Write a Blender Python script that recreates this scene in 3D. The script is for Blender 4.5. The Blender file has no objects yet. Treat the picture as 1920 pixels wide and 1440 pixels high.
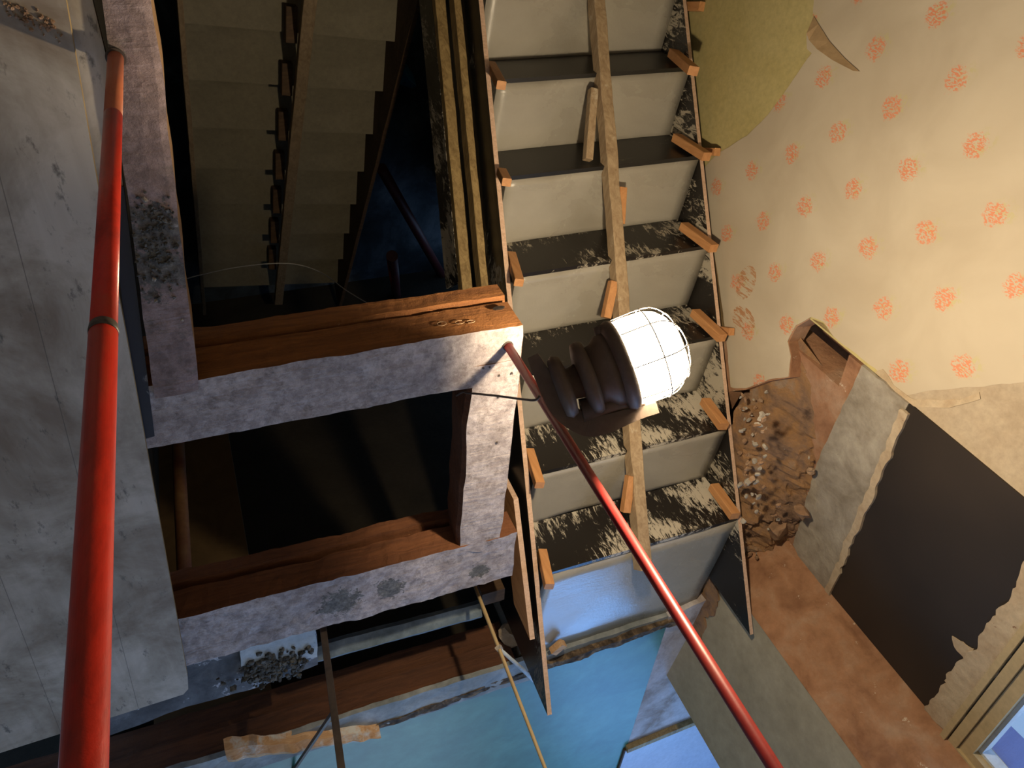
import bpy, bmesh, math, random
from mathutils import Vector, Matrix, noise
from mathutils.geometry import delaunay_2d_cdt
random.seed(7)
SC = bpy.context.scene
COL = SC.collection
# ------------------------------------------------------------------ camera, survey helpers
F = 1387.0
H = 1.46                                   # camera height above the timber floor frame
def nrm(v): return v.normalized()
def camdir(u, v): return Vector((u - 960.0, 720.0 - v, -F))
Zc = -nrm(camdir(269, -433))               # up, from the plumb lines of poles, niche and wallpaper
Xc = camdir(5200, -100); Xc = nrm(Xc - Zc * Xc.dot(Zc))
Yc = Zc.cross(Xc)
M3 = Matrix((Xc, Yc, Zc))                  # camera axes -> world
EYE = Vector((0, 0, H))
cam_d = bpy.data.cameras.new('camera'); cam_d.sensor_width = 36; cam_d.lens = 36 * F / 1920
cam_d.clip_start = 0.01; cam_d.clip_end = 200
cam = bpy.data.objects.new('camera', cam_d); COL.objects.link(cam)
cam.matrix_world = Matrix.Translation(EYE) @ M3.to_4x4()
SC.camera = cam
def ray(u, v): return (M3 @ camdir(u, v)) / F
def atz(u, v, z=0.0):
    r = ray(u, v); return EYE + r * ((z - H) / r.z)
def atd(u, v, d): return EYE + ray(u, v) * d
def atp(u, v, p, n):
    r = ray(u, v); return EYE + r * ((p - EYE).dot(n) / r.dot(n))
# ------------------------------------------------------------------ world, lights, exposure
W = bpy.data.worlds.new('world'); SC.world = W; W.use_nodes = True
bg = W.node_tree.nodes['Background']; bg.inputs[0].default_value = (0.36, 0.60, 1.0, 1); bg.inputs[1].default_value = 0.55
SC.view_settings.view_transform = 'Standard'; SC.view_settings.look = 'None'
SC.view_settings.exposure = 0.45; SC.view_settings.gamma = 1.0; SC.view_settings.use_curve_mapping = False
def area(name, loc, aim, sx, sy, power, col):
    d = bpy.data.lights.new(name, 'AREA'); d.shape = 'RECTANGLE'; d.size = sx; d.size_y = sy; d.energy = power; d.color = col
    o = bpy.data.objects.new(name, d); COL.objects.link(o); o.location = loc
    o.rotation_euler = (Vector(aim) - Vector(loc)).to_track_quat('-Z', 'Y').to_euler(); return o
area('daylight_side_window', (2.35, -1.95, 2.0), (0.0, -1.6, 0.4), 1.0, 1.0, 9, (0.42, 0.62, 1.0))
area('daylight_end_window', (0.2, -5.72, 1.9), (0.3, -2.0, -0.2), 1.7, 1.5, 25, (0.46, 0.66, 1.0))
area('daylight_far_window', (2.12, -5.72, 1.6), (1.2, -2.4, -0.1), 0.95, 1.4, 26, (0.16, 0.42, 1.0))
LAMP_POWER = 51.0
LAMP_COL = (1.0, 0.79, 0.52)
# ------------------------------------------------------------------ materials
def newmat(name):
    m = bpy.data.materials.new(name); m.use_nodes = True
    return m, m.node_tree, m.node_tree.nodes['Principled BSDF']
def N(nt, t, **kw):
    n = nt.nodes.new(t)
    for k, v in kw.items():
        if k.startswith('i_'):
            key = k[2:].replace('_', ' ')
            n.inputs[key].default_value = v
        else: setattr(n, k, v)
    return n
def ramp(nt, fac, stops):
    r = nt.nodes.new('ShaderNodeValToRGB'); e = r.color_ramp.elements
    while len(e) < len(stops): e.new(0.5)
    for i, (p, c) in enumerate(stops):
        e[i].position = p; e[i].color = (c[0], c[1], c[2], 1) if not isinstance(c, (int, float)) else (c, c, c, 1)
    nt.links.new(fac, r.inputs[0]); return r.outputs[0]
def coords(nt, scale=(1, 1, 1), rot=(0, 0, 0), kind='Object'):
    tc = nt.nodes.new('ShaderNodeTexCoord'); mp = nt.nodes.new('ShaderNodeMapping')
    mp.inputs['Scale'].default_value = scale; mp.inputs['Rotation'].default_value = rot
    nt.links.new(tc.outputs[kind], mp.inputs[0]); return mp.outputs[0]
def noi(nt, vec, scale, detail=6, rough=0.6, dist=0.0):
    n = nt.nodes.new('ShaderNodeTexNoise'); n.inputs['Scale'].default_value = scale
    n.inputs['Detail'].default_value = detail; n.inputs['Roughness'].default_value = rough; n.inputs['Distortion'].default_value = dist
    nt.links.new(vec, n.inputs['Vector']); return n.outputs[0]
def mix(nt, fac, a, b, mode='MIX'):
    m = nt.nodes.new('ShaderNodeMix'); m.data_type = 'RGBA'; m.blend_type = mode
    for s, v in ((m.inputs[0], fac), (m.inputs[6], a), (m.inputs[7], b)):
        if hasattr(v, 'node'): nt.links.new(v, s)
        else: s.default_value = v if isinstance(v, (int, float)) else (v[0], v[1], v[2], 1)
    return m.outputs[2]
def math_(nt, op, a, b=0.0, c=None, clamp=False):
    m = nt.nodes.new('ShaderNodeMath'); m.operation = op; m.use_clamp = clamp
    for s, v in ((m.inputs[0], a), (m.inputs[1], b)) + (((m.inputs[2], c),) if c is not None else ()):
        if hasattr(v, 'node'): nt.links.new(v, s)
        else: s.default_value = v
    return m.outputs[0]
def bump(nt, bs, h, strength=0.3, dist=0.01):
    b = nt.nodes.new('ShaderNodeBump'); b.inputs['Strength'].default_value = strength; b.inputs['Distance'].default_value = dist
    nt.links.new(h, b.inputs['Height']); nt.links.new(b.outputs[0], bs.inputs['Normal'])
def setc(nt, bs, col, rough=None):
    if hasattr(col, 'node'): nt.links.new(col, bs.inputs['Base Color'])
    else: bs.inputs['Base Color'].default_value = (*col, 1)
    if rough is not None:
        if hasattr(rough, 'node'): nt.links.new(rough, bs.inputs['Roughness'])
        else: bs.inputs['Roughness'].default_value = rough

def wood(name, c1, c2, grain=(2, 40, 40), rough=0.7, rot=(0, 0, 0), dirt=None, dirt_amt=0.5):
    m, nt, bs = newmat(name); v = coords(nt, grain, rot)
    g = noi(nt, v, 1.5, 8, 0.65, 1.2); col = ramp(nt, g, [(0.3, c1), (0.7, c2)])
    if dirt:
        d = noi(nt, coords(nt), 9, 6, 0.7); f = ramp(nt, d, [(dirt_amt, 0.0), (dirt_amt + 0.12, 1.0)])
        col = mix(nt, f, col, dirt)
    setc(nt, bs, col, rough); bump(nt, bs, g, 0.35, 0.004); return m
def mottled(name, cols, scale=6, rough=0.85, bmp=0.4, bd=0.006, spots=None, spot_at=0.66, fine=45, spot_scale=14):
    m, nt, bs = newmat(name); v = coords(nt)
    a = noi(nt, v, scale, 8, 0.62, 0.4); n = len(cols)
    col = ramp(nt, a, [(0.32 + 0.36 * i / (n - 1), c) for i, c in enumerate(cols)])
    b = noi(nt, v, fine, 6, 0.7)
    col = mix(nt, 0.35, col, ramp(nt, b, [(0.3, (0.35, 0.35, 0.35)), (0.7, (1, 1, 1))]), 'MULTIPLY')
    if spots:
        s = noi(nt, v, spot_scale, 5, 0.75); col = mix(nt, ramp(nt, s, [(spot_at, 0.0), (spot_at + 0.05, 1.0)]), col, spots)
    setc(nt, bs, col, rough); bump(nt, bs, b, bmp, bd); return m

def beam_mat(name, top1, top2, side1, side2, patches=()):
    """old timber: brown sawn sides, lime dust and dirt lying on the upward faces. patches: (x, y, radius) of dark rubble dirt in world metres"""
    m, nt, bs = newmat(name)
    geo = nt.nodes.new('ShaderNodeNewGeometry'); sp = nt.nodes.new('ShaderNodeSeparateXYZ')
    nt.links.new(geo.outputs['True Normal'], sp.inputs[0])
    pos = geo.outputs['Position']
    big = noi(nt, pos, 7, 8, 0.65, 0.5); fine = noi(nt, pos, 60, 6, 0.75)
    mp = nt.nodes.new('ShaderNodeMapping'); mp.inputs['Scale'].default_value = (3, 30, 30); nt.links.new(pos, mp.inputs[0])
    gr = noi(nt, mp.outputs[0], 1.6, 8, 0.6, 1.0)
    top = ramp(nt, big, [(0.3, top1), (0.52, top2), (0.72, tuple(c * 0.72 for c in top2))])
    sc = noi(nt, pos, 18, 7, 0.8)
    top = mix(nt, ramp(nt, sc, [(0.545, 0.0), (0.66, 0.7)]), top, (0.16, 0.14, 0.12))
    top = mix(nt, 0.4, top, ramp(nt, fine, [(0.38, (0.45, 0.43, 0.42)), (0.58, (1, 1, 1))]), 'MULTIPLY')
    top = mix(nt, 0.6, top, ramp(nt, noi(nt, pos, 26, 5, 0.7), [(0.42, (0.62, 0.58, 0.56)), (0.56, (1.12, 1.12, 1.12))]), 'MULTIPLY')
    for (px, py, r) in patches:
        vm = nt.nodes.new('ShaderNodeVectorMath'); vm.operation = 'DISTANCE'; nt.links.new(pos, vm.inputs[0]); vm.inputs[1].default_value = (px, py, 0.0)
        dd = math_(nt, 'ADD', vm.outputs['Value'], math_(nt, 'MULTIPLY', math_(nt, 'SUBTRACT', sc, 0.5), r * 4.0))
        f = math_(nt, 'LESS_THAN', dd, r)
        top = mix(nt, math_(nt, 'MULTIPLY', f, 0.85), top, ramp(nt, fine, [(0.4, (0.05, 0.05, 0.045)), (0.62, (0.17, 0.17, 0.15)), (0.7, (0.4, 0.4, 0.38))]))
    side = ramp(nt, gr, [(0.3, side1), (0.7, side2)])
    side = mix(nt, ramp(nt, sc, [(0.68, 0.0), (0.72, 0.35)]), side, (0.55, 0.45, 0.33))
    f = math_(nt, 'ADD', sp.outputs[2], math_(nt, 'MULTIPLY', math_(nt, 'SUBTRACT', sc, 0.5), 0.8))
    f = ramp(nt, f, [(0.5, 0.0), (0.62, 1.0)])
    sz = nt.nodes.new('ShaderNodeSeparateXYZ'); nt.links.new(pos, sz.inputs[0])
    f = math_(nt, 'MULTIPLY', f, math_(nt, 'GREATER_THAN', sz.outputs[2], -0.022))   # sheltered grooves hold no dust
    setc(nt, bs, mix(nt, f, side, top), 0.85)
    bump(nt, bs, math_(nt, 'ADD', fine, gr), 0.7, 0.005); return m

def film_mat(name, amt=0.56, base=(0.012, 0.010, 0.009), splash=(0.42, 0.38, 0.30), sc=(3, 3, 9), rough=0.35):
    m, nt, bs = newmat(name); v = coords(nt, sc)
    a = noi(nt, v, 7, 9, 0.8, 0.9); big = noi(nt, coords(nt), 3.2, 3, 0.5)
    s = math_(nt, 'ADD', a, math_(nt, 'MULTIPLY', math_(nt, 'SUBTRACT', big, 0.5), 1.0))
    f = ramp(nt, s, [(amt, 0.0), (amt + 0.04, 1.0)])
    setc(nt, bs, mix(nt, f, base, splash), ramp(nt, f, [(0, rough), (1, 0.8)])); bump(nt, bs, f, 0.3, 0.003); return m

MAT = {}
MAT['film'] = film_mat('film_faced_plywood', 0.545, sc=(7, 7, 2.6))
MAT['film_low'] = film_mat('film_faced_plywood_splashed', 0.50, splash=(0.5, 0.46, 0.38), sc=(8, 8, 2.2))
MAT['film_clean'] = film_mat('film_faced_plywood_clean', 0.64, (0.012, 0.012, 0.012), (0.18, 0.17, 0.15))
MAT['navy'] = film_mat('dark_film_board', 0.70, (0.020, 0.020, 0.030), (0.2, 0.2, 0.2))
MAT['cleat'] = wood('new_pine', (0.44, 0.20, 0.075), (0.66, 0.34, 0.14), (14, 14, 2.5), 0.6)
MAT['plyedge'] = wood('plywood_edge', (0.50, 0.33, 0.22), (0.72, 0.52, 0.40), (30, 30, 60), 0.7)
MAT['batten'] = wood('weathered_pine_plank', (0.27, 0.18, 0.10), (0.50, 0.38, 0.24), (30, 3, 30), 0.75, (0.0, 0, 0), (0.62, 0.55, 0.42), 0.60)
MAT['waler'] = wood('old_wale_timber', (0.16, 0.10, 0.035), (0.42, 0.30, 0.13), (30, 3, 30), 0.7)
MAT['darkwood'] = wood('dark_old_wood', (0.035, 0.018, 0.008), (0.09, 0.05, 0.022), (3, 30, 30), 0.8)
MAT['stick'] = wood('split_bamboo', (0.30, 0.21, 0.10), (0.52, 0.40, 0.22), (30, 30, 3), 0.6)
MAT['broken'] = wood('snapped_timber', (0.42, 0.22, 0.09), (0.68, 0.45, 0.25), (2, 30, 30), 0.8, (0, 0, 0), (0.62, 0.62, 0.58), 0.52)
def concrete_mat():
    m, nt, bs = newmat('wet_smoothed_concrete'); v = coords(nt)
    a = noi(nt, v, 3.0, 6, 0.55, 0.3); b = noi(nt, v, 90, 5, 0.7); c = noi(nt, coords(nt, (1, 6, 1)), 16, 4, 0.6)
    col = ramp(nt, a, [(0.3, (0.30, 0.28, 0.235)), (0.7, (0.42, 0.40, 0.35))])
    col = mix(nt, ramp(nt, noi(nt, v, 22, 6, 0.8), [(0.70, 0.0), (0.76, 0.5)]), col, (0.16, 0.15, 0.13))
    setc(nt, bs, col, ramp(nt, a, [(0.3, 0.20), (0.7, 0.38)])); bump(nt, bs, math_(nt, 'ADD', b, c), 0.22, 0.003); return m
MAT['concrete'] = concrete_mat()
MAT['concrete_dull'] = mottled('dull_old_concrete', [(0.15, 0.135, 0.095), (0.20, 0.18, 0.13)], 3, 0.9, 0.1, 0.003)  # stair concrete darkened, so its colour carries the dim light down the opening
MAT['dirt'] = mottled('rubble_fill', [(0.10, 0.058, 0.035), (0.26, 0.16, 0.10), (0.36, 0.20, 0.09), (0.34, 0.25, 0.18)], 9, 0.95, 0.9, 0.012, (0.5, 0.44, 0.36), 0.67, 40)
MAT['stone'] = mottled('broken_masonry', [(0.20, 0.12, 0.07), (0.36, 0.22, 0.13), (0.42, 0.31, 0.22)], 12, 0.9, 0.8, 0.006)
MAT['chip'] = mottled('mortar_chip', [(0.30, 0.27, 0.23), (0.5, 0.46, 0.4)], 20, 0.9, 0.5, 0.004)
MAT['rubble'] = mottled('grey_mortar_rubble', [(0.035, 0.035, 0.03), (0.10, 0.10, 0.09), (0.24, 0.24, 0.22)], 40, 0.95, 0.9, 0.008)
MAT['brownplaster'] = mottled('bare_clay_plaster', [(0.26, 0.125, 0.065), (0.40, 0.21, 0.115), (0.46, 0.30, 0.20)], 6, 0.9, 0.6, 0.008, (0.66, 0.56, 0.44), 0.64, 34, 11)
MAT['cement'] = mottled('cement_render', [(0.25, 0.215, 0.165), (0.36, 0.32, 0.26), (0.46, 0.42, 0.35)], 8, 0.9, 0.7, 0.007, (0.12, 0.10, 0.08), 0.70, 30)
MAT['limeplaster'] = mottled('ragged_lime_plaster', [(0.46, 0.34, 0.22), (0.60, 0.50, 0.36)], 10, 0.9, 0.6, 0.006, (0.22, 0.11, 0.06), 0.66)
MAT['greyplaster'] = mottled('smooth_grey_plaster', [(0.33, 0.29, 0.20), (0.43, 0.385, 0.28)], 4, 0.85, 0.3, 0.004, (0.34, 0.20, 0.12), 0.74, 20)
MAT['olive'] = mottled('olive_distemper', [(0.50, 0.42, 0.17), (0.58, 0.50, 0.235)], 3, 0.85, 0.15, 0.002)
MAT['teal'] = mottled('teal_painted_floor', [(0.05, 0.165, 0.125), (0.07, 0.22, 0.165), (0.10, 0.27, 0.20)], 3.5, 0.45, 0.12, 0.003, (0.05, 0.13, 0.12), 0.75, 14)
MAT['screed'] = mottled('rough_white_screed', [(0.30, 0.22, 0.17), (0.55, 0.50, 0.50), (0.66, 0.63, 0.66)], 5, 0.8, 0.7, 0.008)
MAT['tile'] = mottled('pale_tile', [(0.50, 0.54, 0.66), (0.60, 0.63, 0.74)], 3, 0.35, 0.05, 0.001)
MAT['lip'] = mottled('grey_floor_edge', [(0.16, 0.19, 0.20), (0.27, 0.30, 0.31), (0.42, 0.45, 0.46)], 7, 0.7, 0.4, 0.004)
MAT['infill'] = mottled('dark_mortar_infill', [(0.05, 0.055, 0.065), (0.11, 0.12, 0.14), (0.20, 0.22, 0.25)], 8, 0.85, 0.6, 0.006, (0.5, 0.53, 0.6), 0.60, 30, 9)
MAT['joint'] = mottled('gritty_joint', [(0.02, 0.016, 0.012), (0.10, 0.07, 0.045), (0.30, 0.21, 0.12)], 26, 0.95, 0.9, 0.006)
MAT['pit'] = mottled('sooty_cellar_wall', [(0.022, 0.017, 0.010), (0.042, 0.033, 0.02)], 3, 0.95, 0.5, 0.01)  # colour lowered to carry the pit's shade and hide stray lamp light
MAT['pitfloor'] = mottled('littered_lower_floor', [(0.008, 0.012, 0.016), (0.03, 0.045, 0.06), (0.12, 0.15, 0.18)], 2.6, 0.8, 0.3, 0.006)  # floor colour lowered too, holding the dimness of the pit
MAT['room'] = mottled('old_room_plaster', [(0.62, 0.58, 0.52), (0.72, 0.68, 0.62)], 3, 0.9, 0.3, 0.005)
MAT['frame'] = mottled('cream_window_paint', [(0.52, 0.40, 0.22), (0.56, 0.44, 0.25)], 3, 0.45, 0.05, 0.001)
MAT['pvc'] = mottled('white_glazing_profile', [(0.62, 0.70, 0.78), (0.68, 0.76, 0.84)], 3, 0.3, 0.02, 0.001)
MAT['rubber'] = mottled('black_rubber', [(0.12, 0.085, 0.066), (0.17, 0.12, 0.09)], 9, 0.55, 0.2, 0.002)  # rubber lightened to brown, the lamp's glare haze put into its colour
MAT['steel'] = mottled('rusty_steel', [(0.05, 0.04, 0.035), (0.13, 0.10, 0.08)], 14, 0.5, 0.4, 0.002)
MAT['wire'] = mottled('thin_wire', [(0.10, 0.10, 0.10), (0.16, 0.16, 0.15)], 9, 0.5, 0.1, 0.001)
MAT['snow'] = mottled('pale_ground', [(0.62, 0.68, 0.72), (0.82, 0.86, 0.88)], 3, 0.9, 0.3, 0.01)
MAT['bagblue'] = mottled('blue_plastic', [(0.02, 0.16, 0.32), (0.05, 0.28, 0.5)], 8, 0.4, 0.1)
MAT['violet'] = mottled('violet_roof', [(0.30, 0.32, 0.62), (0.36, 0.38, 0.70)], 1, 0.8, 0.1)
MAT['pink'] = mottled('pink_rail', [(0.55, 0.22, 0.28), (0.6, 0.26, 0.3)], 1, 0.8, 0.1)
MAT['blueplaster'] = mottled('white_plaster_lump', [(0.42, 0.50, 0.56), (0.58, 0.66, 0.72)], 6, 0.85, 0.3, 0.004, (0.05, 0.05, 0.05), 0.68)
MAT['shelf'] = mottled('grey_channel', [(0.10, 0.14, 0.17), (0.24, 0.31, 0.36)], 12, 0.6, 0.3, 0.003)
def blackpaint():
    m, nt, bs = newmat('black_bitumen_paint'); v = coords(nt)
    s = noi(nt, v, 10, 8, 0.85); big = noi(nt, v, 2.2, 2, 0.5)
    f = ramp(nt, math_(nt, 'ADD', s, math_(nt, 'MULTIPLY', math_(nt, 'SUBTRACT', big, 0.5), 0.3)), [(0.735, 0.0), (0.745, 1.0)])
    setc(nt, bs, mix(nt, f, ramp(nt, big, [(0.3, (0.016, 0.011, 0.008)), (0.7, (0.030, 0.021, 0.015))]), (0.5, 0.43, 0.3)), 0.6); bump(nt, bs, s, 0.15, 0.003); return m
MAT['black'] = blackpaint()
def plymat():
    m, nt, bs = newmat('dirty_shuttering_sheet'); v = coords(nt)
    g = noi(nt, coords(nt, (26, 1.6, 10), (0, 0, -0.11)), 1.0, 6, 0.6, 0.5); big = noi(nt, v, 3.0, 7, 0.65, 0.6)
    col = ramp(nt, big, [(0.38, (0.25, 0.20, 0.15)), (0.5, (0.40, 0.36, 0.30)), (0.62, (0.56, 0.52, 0.46))])
    col = mix(nt, 0.4, col, ramp(nt, g, [(0.3, (0.55, 0.5, 0.45)), (0.7, (1, 1, 1))]), 'MULTIPLY')
    s = noi(nt, coords(nt, (2.4, 1, 1)), 15, 5, 0.7)
    col = mix(nt, ramp(nt, s, [(0.60, 0.0), (0.70, 0.75)]), col, (0.085, 0.08, 0.07))
    # sheet joints every 0.14 m across the grain
    sp = nt.nodes.new('ShaderNodeSeparateXYZ'); nt.links.new(coords(nt, (1, 1, 1), (0, 0, 0.11)), sp.inputs[0])
    fr = math_(nt, 'FRACT', math_(nt, 'MULTIPLY', sp.outputs[0], 1 / 0.21)); ln = math_(nt, 'LESS_THAN', fr, 0.008)
    col = mix(nt, math_(nt, 'MULTIPLY', ln, 0.55), col, (0.06, 0.055, 0.05))
    setc(nt, bs, col, 0.6); bump(nt, bs, g, 0.15, 0.002); return m
MAT['ply'] = plymat()
def redmat():
    m, nt, bs = newmat('red_enamel_pole'); v = coords(nt, (1, 1, 0.5))
    a = noi(nt, v, 9, 8, 0.7, 0.5); b = noi(nt, coords(nt), 70, 5, 0.7)
    col = ramp(nt, a, [(0.32, (0.26, 0.018, 0.012)), (0.52, (0.60, 0.030, 0.016)), (0.70, (0.50, 0.075, 0.03)), (0.78, (0.36, 0.16, 0.07))])
    setc(nt, bs, col, 0.33); bump(nt, bs, b, 0.25, 0.002); return m
MAT['red'] = redmat()
MAT['red_dark'] = mottled('dark_red_pole_paint', [(0.20, 0.012, 0.012), (0.30, 0.020, 0.018), (0.26, 0.05, 0.035)], 7, 0.42, 0.1, 0.001)
def redmat2():
    m, nt, bs = newmat('faded_red_pole'); v = coords(nt, (1, 1, 0.5))
    a = noi(nt, v, 9, 8, 0.7, 0.5)
    col = ramp(nt, a, [(0.35, (0.42, 0.10, 0.05)), (0.6, (0.52, 0.17, 0.08)), (0.75, (0.55, 0.30, 0.15))])
    setc(nt, bs, col, 0.5); bump(nt, bs, a, 0.2, 0.002); return m
MAT['fadedred'] = redmat2()
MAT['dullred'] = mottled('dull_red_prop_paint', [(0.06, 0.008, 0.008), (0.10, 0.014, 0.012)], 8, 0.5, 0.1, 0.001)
MAT['brownpole'] = mottled('rusty_prop_tube', [(0.16, 0.035, 0.02), (0.30, 0.17, 0.07)], 4, 0.6, 0.1, 0.001)

# ------------------------------------------------------------------ mesh building
def link(name, bm, mats, parent=None, label=None, cat=None, group=None, kind=None, smooth=False, origin=None):
    bmesh.ops.recalc_face_normals(bm, faces=bm.faces[:])
    vs = [v.co for v in bm.verts]
    lo = Vector([min(v[i] for v in vs) for i in range(3)]); hi = Vector([max(v[i] for v in vs) for i in range(3)])
    org = origin if origin is not None else Vector(((lo.x + hi.x) / 2, (lo.y + hi.y) / 2, lo.z))
    for v in bm.verts: v.co = v.co - org
    me = bpy.data.meshes.new(name); bm.to_mesh(me); bm.free()
    for m in (mats if isinstance(mats, (list, tuple)) else [mats]): me.materials.append(m)
    if smooth:
        for p in me.polygons: p.use_smooth = True
    o = bpy.data.objects.new(name, me); COL.objects.link(o)
    if parent is not None:
        o.parent = parent; o.location = org - Vector(parent['_o']) if '_o' in parent else org
    else: o.location = org
    o['_o'] = org[:]
    if label: o['label'] = label
    if cat: o['category'] = cat
    if group: o['group'] = group
    if kind: o['kind'] = kind
    return o
def empty(name, loc, label, cat, group=None):
    o = bpy.data.objects.new(name, None); o.empty_display_size = 0.05; COL.objects.link(o); o.location = loc
    o['_o'] = tuple(loc); o['label'] = label; o['category'] = cat
    if group: o['group'] = group
    return o
def jit(p, amp, sc=14.0):
    return p + Vector(noise.noise_vector(p * sc)) * amp
def add_plate(bm, pts, ext, rag=0.0, seg=None, mi=0, mi_side=None):
    """polygon pts extruded by vector ext; rag = raggedness of the outline in metres"""
    P = []
    n = len(pts)
    for i in range(n):
        a, b = pts[i], pts[(i + 1) % n]; k = 1
        if rag and seg: k = max(1, int((b - a).length / seg))
        for j in range(k):
            p = a.lerp(b, j / k)
            if rag and j > 0: p = jit(p, rag, 22.0); 
            P.append(p)
    # keep planar: project jitter back
    nn = ext.normalized(); p0 = pts[0]
    P = [p - nn * (p - p0).dot(nn) for p in P] if rag else P
    m = len(P)
    if m > 4:
        ea = nn.orthogonal().normalized(); eb = nn.cross(ea)
        res = delaunay_2d_cdt([Vector(((p - p0).dot(ea), (p - p0).dot(eb))) for p in P], [], [list(range(m))], 1, 1e-6)
        vv = res[0]; P3 = [p0 + ea * q.x + eb * q.y for q in vv]
        top = [bm.verts.new(p) for p in P3]; bot = [bm.verts.new(p + ext) for p in P3]
        cnt = {}
        for t in res[2]:
            bm.faces.new([top[i] for i in t]).material_index = mi; bm.faces.new([bot[i] for i in reversed(t)]).material_index = mi
            for i in range(len(t)):
                e = (t[i], t[(i + 1) % len(t)]); k = (min(e), max(e)); cnt.setdefault(k, []).append(e)
        for k, es in cnt.items():
            if len(es) == 1:
                a, b = es[0]; q = bm.faces.new((top[b], top[a], bot[a], bot[b])); q.material_index = mi if mi_side is None else mi_side
        return
    top = [bm.verts.new(p) for p in P]; bot = [bm.verts.new(p + ext) for p in P]
    f = bm.faces.new(top); f.material_index = mi
    f2 = bm.faces.new(list(reversed(bot))); f2.material_index = mi
    for i in range(m):
        q = bm.faces.new((top[(i + 1) % m], top[i], bot[i], bot[(i + 1) % m])); q.material_index = mi if mi_side is None else mi_side
def plate(name, pts, ext, mats, rag=0.0, seg=0.02, mi_side=None, **kw):
    bm = bmesh.new(); add_plate(bm, pts, ext, rag, seg, 0, mi_side); return link(name, bm, mats, **kw)
def add_extr(bm, prof, p0, p1, a, b, nseg=1, amp=0.0, sub=0.03, mi=0):
    """profile [(s,t)] in axes a,b swept from p0 to p1, with worn, uneven faces"""
    pr = []
    n = len(prof)
    for i in range(n):
        q0, q1 = Vector(prof[i]), Vector(prof[(i + 1) % n]); k = max(1, int((q1 - q0).length / sub)) if amp else 1
        for j in range(k): pr.append(q0.lerp(q1, j / k))
    rings = []
    for i in range(nseg + 1):
        c = p0.lerp(p1, i / nseg); r = []
        for q in pr:
            p = c + a * q.x + b * q.y
            if amp: p = jit(p, amp, 9.0); p = jit(p, amp * 0.5, 40.0)
            r.append(bm.verts.new(p))
        rings.append(r)
    m = len(pr)
    for i in range(nseg):
        for j in range(m):
            f = bm.faces.new((rings[i][j], rings[i][(j + 1) % m], rings[i + 1][(j + 1) % m], rings[i + 1][j])); f.material_index = mi
    for r in (list(reversed(rings[0])), rings[-1]):
        f = bm.faces.new(r); f.material_index = mi
        if m > 4: bmesh.ops.triangulate(bm, faces=[f])
def rect(w, h, bev=0.0):
    w /= 2; h /= 2
    if not bev: return [(-w, -h), (w, -h), (w, h), (-w, h)]
    return [(-w + bev, -h), (w - bev, -h), (w, -h + bev), (w, h - bev), (w - bev, h), (-w + bev, h), (-w, h - bev), (-w, -h + bev)]
def add_bar(bm, p0, p1, w, h, up, bev=0.002, amp=0.0, nseg=None, mi=0):
    d = (p1 - p0).normalized(); a = d.cross(up).normalized(); b = a.cross(d).normalized()
    nseg = nseg or (max(1, int((p1 - p0).length / 0.04)) if amp else 1)
    add_extr(bm, rect(w, h, bev), p0, p1, a, b, nseg, amp, 0.03, mi)
def bar(name, p0, p1, w, h, up, mat, bev=0.002, amp=0.0, **kw):
    bm = bmesh.new(); add_bar(bm, p0, p1, w, h, up, bev, amp); return link(name, bm, mat, **kw)
def add_tube(bm, pts, rad, n=24, cap=True, mi=0):
    """round tube through pts with radius per point"""
    if isinstance(rad, (int, float)): rad = [rad] * len(pts)
    rings = []; d = (pts[1] - pts[0]).normalized()
    a = d.orthogonal().normalized()
    for i, p in enumerate(pts):
        if 0 < i < len(pts) - 1: d = (pts[i + 1] - pts[i - 1]).normalized()
        elif i: d = (pts[i] - pts[i - 1]).normalized()
        a = (a - d * a.dot(d)).normalized(); b = d.cross(a)
        rings.append([bm.verts.new(p + (a * math.cos(2 * math.pi * k / n) + b * math.sin(2 * math.pi * k / n)) * rad[i]) for k in range(n)])
    for i in range(len(pts) - 1):
        for k in range(n):
            f = bm.faces.new((rings[i][k], rings[i][(k + 1) % n], rings[i + 1][(k + 1) % n], rings[i + 1][k])); f.smooth = True; f.material_index = mi
    if cap:
        bm.faces.new(list(reversed(rings[0]))).material_index = mi; bm.faces.new(rings[-1]).material_index = mi
def tube(name, pts, rad, mat, n=24, **kw):
    bm = bmesh.new(); add_tube(bm, pts, rad, n); return link(name, bm, mat, **kw)
def curve_pts(ctrl, k=8):
    out = []
    for i in range(len(ctrl) - 1):
        p0 = ctrl[max(0, i - 1)]; p1 = ctrl[i]; p2 = ctrl[i + 1]; p3 = ctrl[min(len(ctrl) - 1, i + 2)]
        for j in range(k):
            t = j / k
            out.append(0.5 * ((2 * p1) + (-p0 + p2) * t + (2 * p0 - 5 * p1 + 4 * p2 - p3) * t * t + (-p0 + 3 * p1 - 3 * p2 + p3) * t ** 3))
    out.append(ctrl[-1]); return out
def add_stone(bm, c, r, seed, squash=(1, 1, 0.7), mi=0):
    g = bmesh.ops.create_icosphere(bm, subdivisions=2, radius=1.0)
    rot = Matrix.Rotation(seed * 1.7, 3, 'Z') @ Matrix.Rotation(seed * 0.9, 3, 'X')
    for v in g['verts']:
        p = v.co.copy(); k = 1 + 0.55 * noise.noise(p * 1.3 + Vector((seed, 0, 0)))
        p = Vector((max(-0.72, min(0.72, p.x)), max(-0.75, min(0.75, p.y)), max(-0.7, min(0.7, p.z)))) * k
        v.co = c + rot @ Vector((p.x * squash[0], p.y * squash[1], p.z * squash[2])) * r
    for v in g['verts']:
        for f in v.link_faces: f.material_index = mi

UP = Vector((0, 0, 1)); DN = -UP; XA = Vector((1, 0, 0)); YA = Vector((0, 1, 0))
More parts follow.
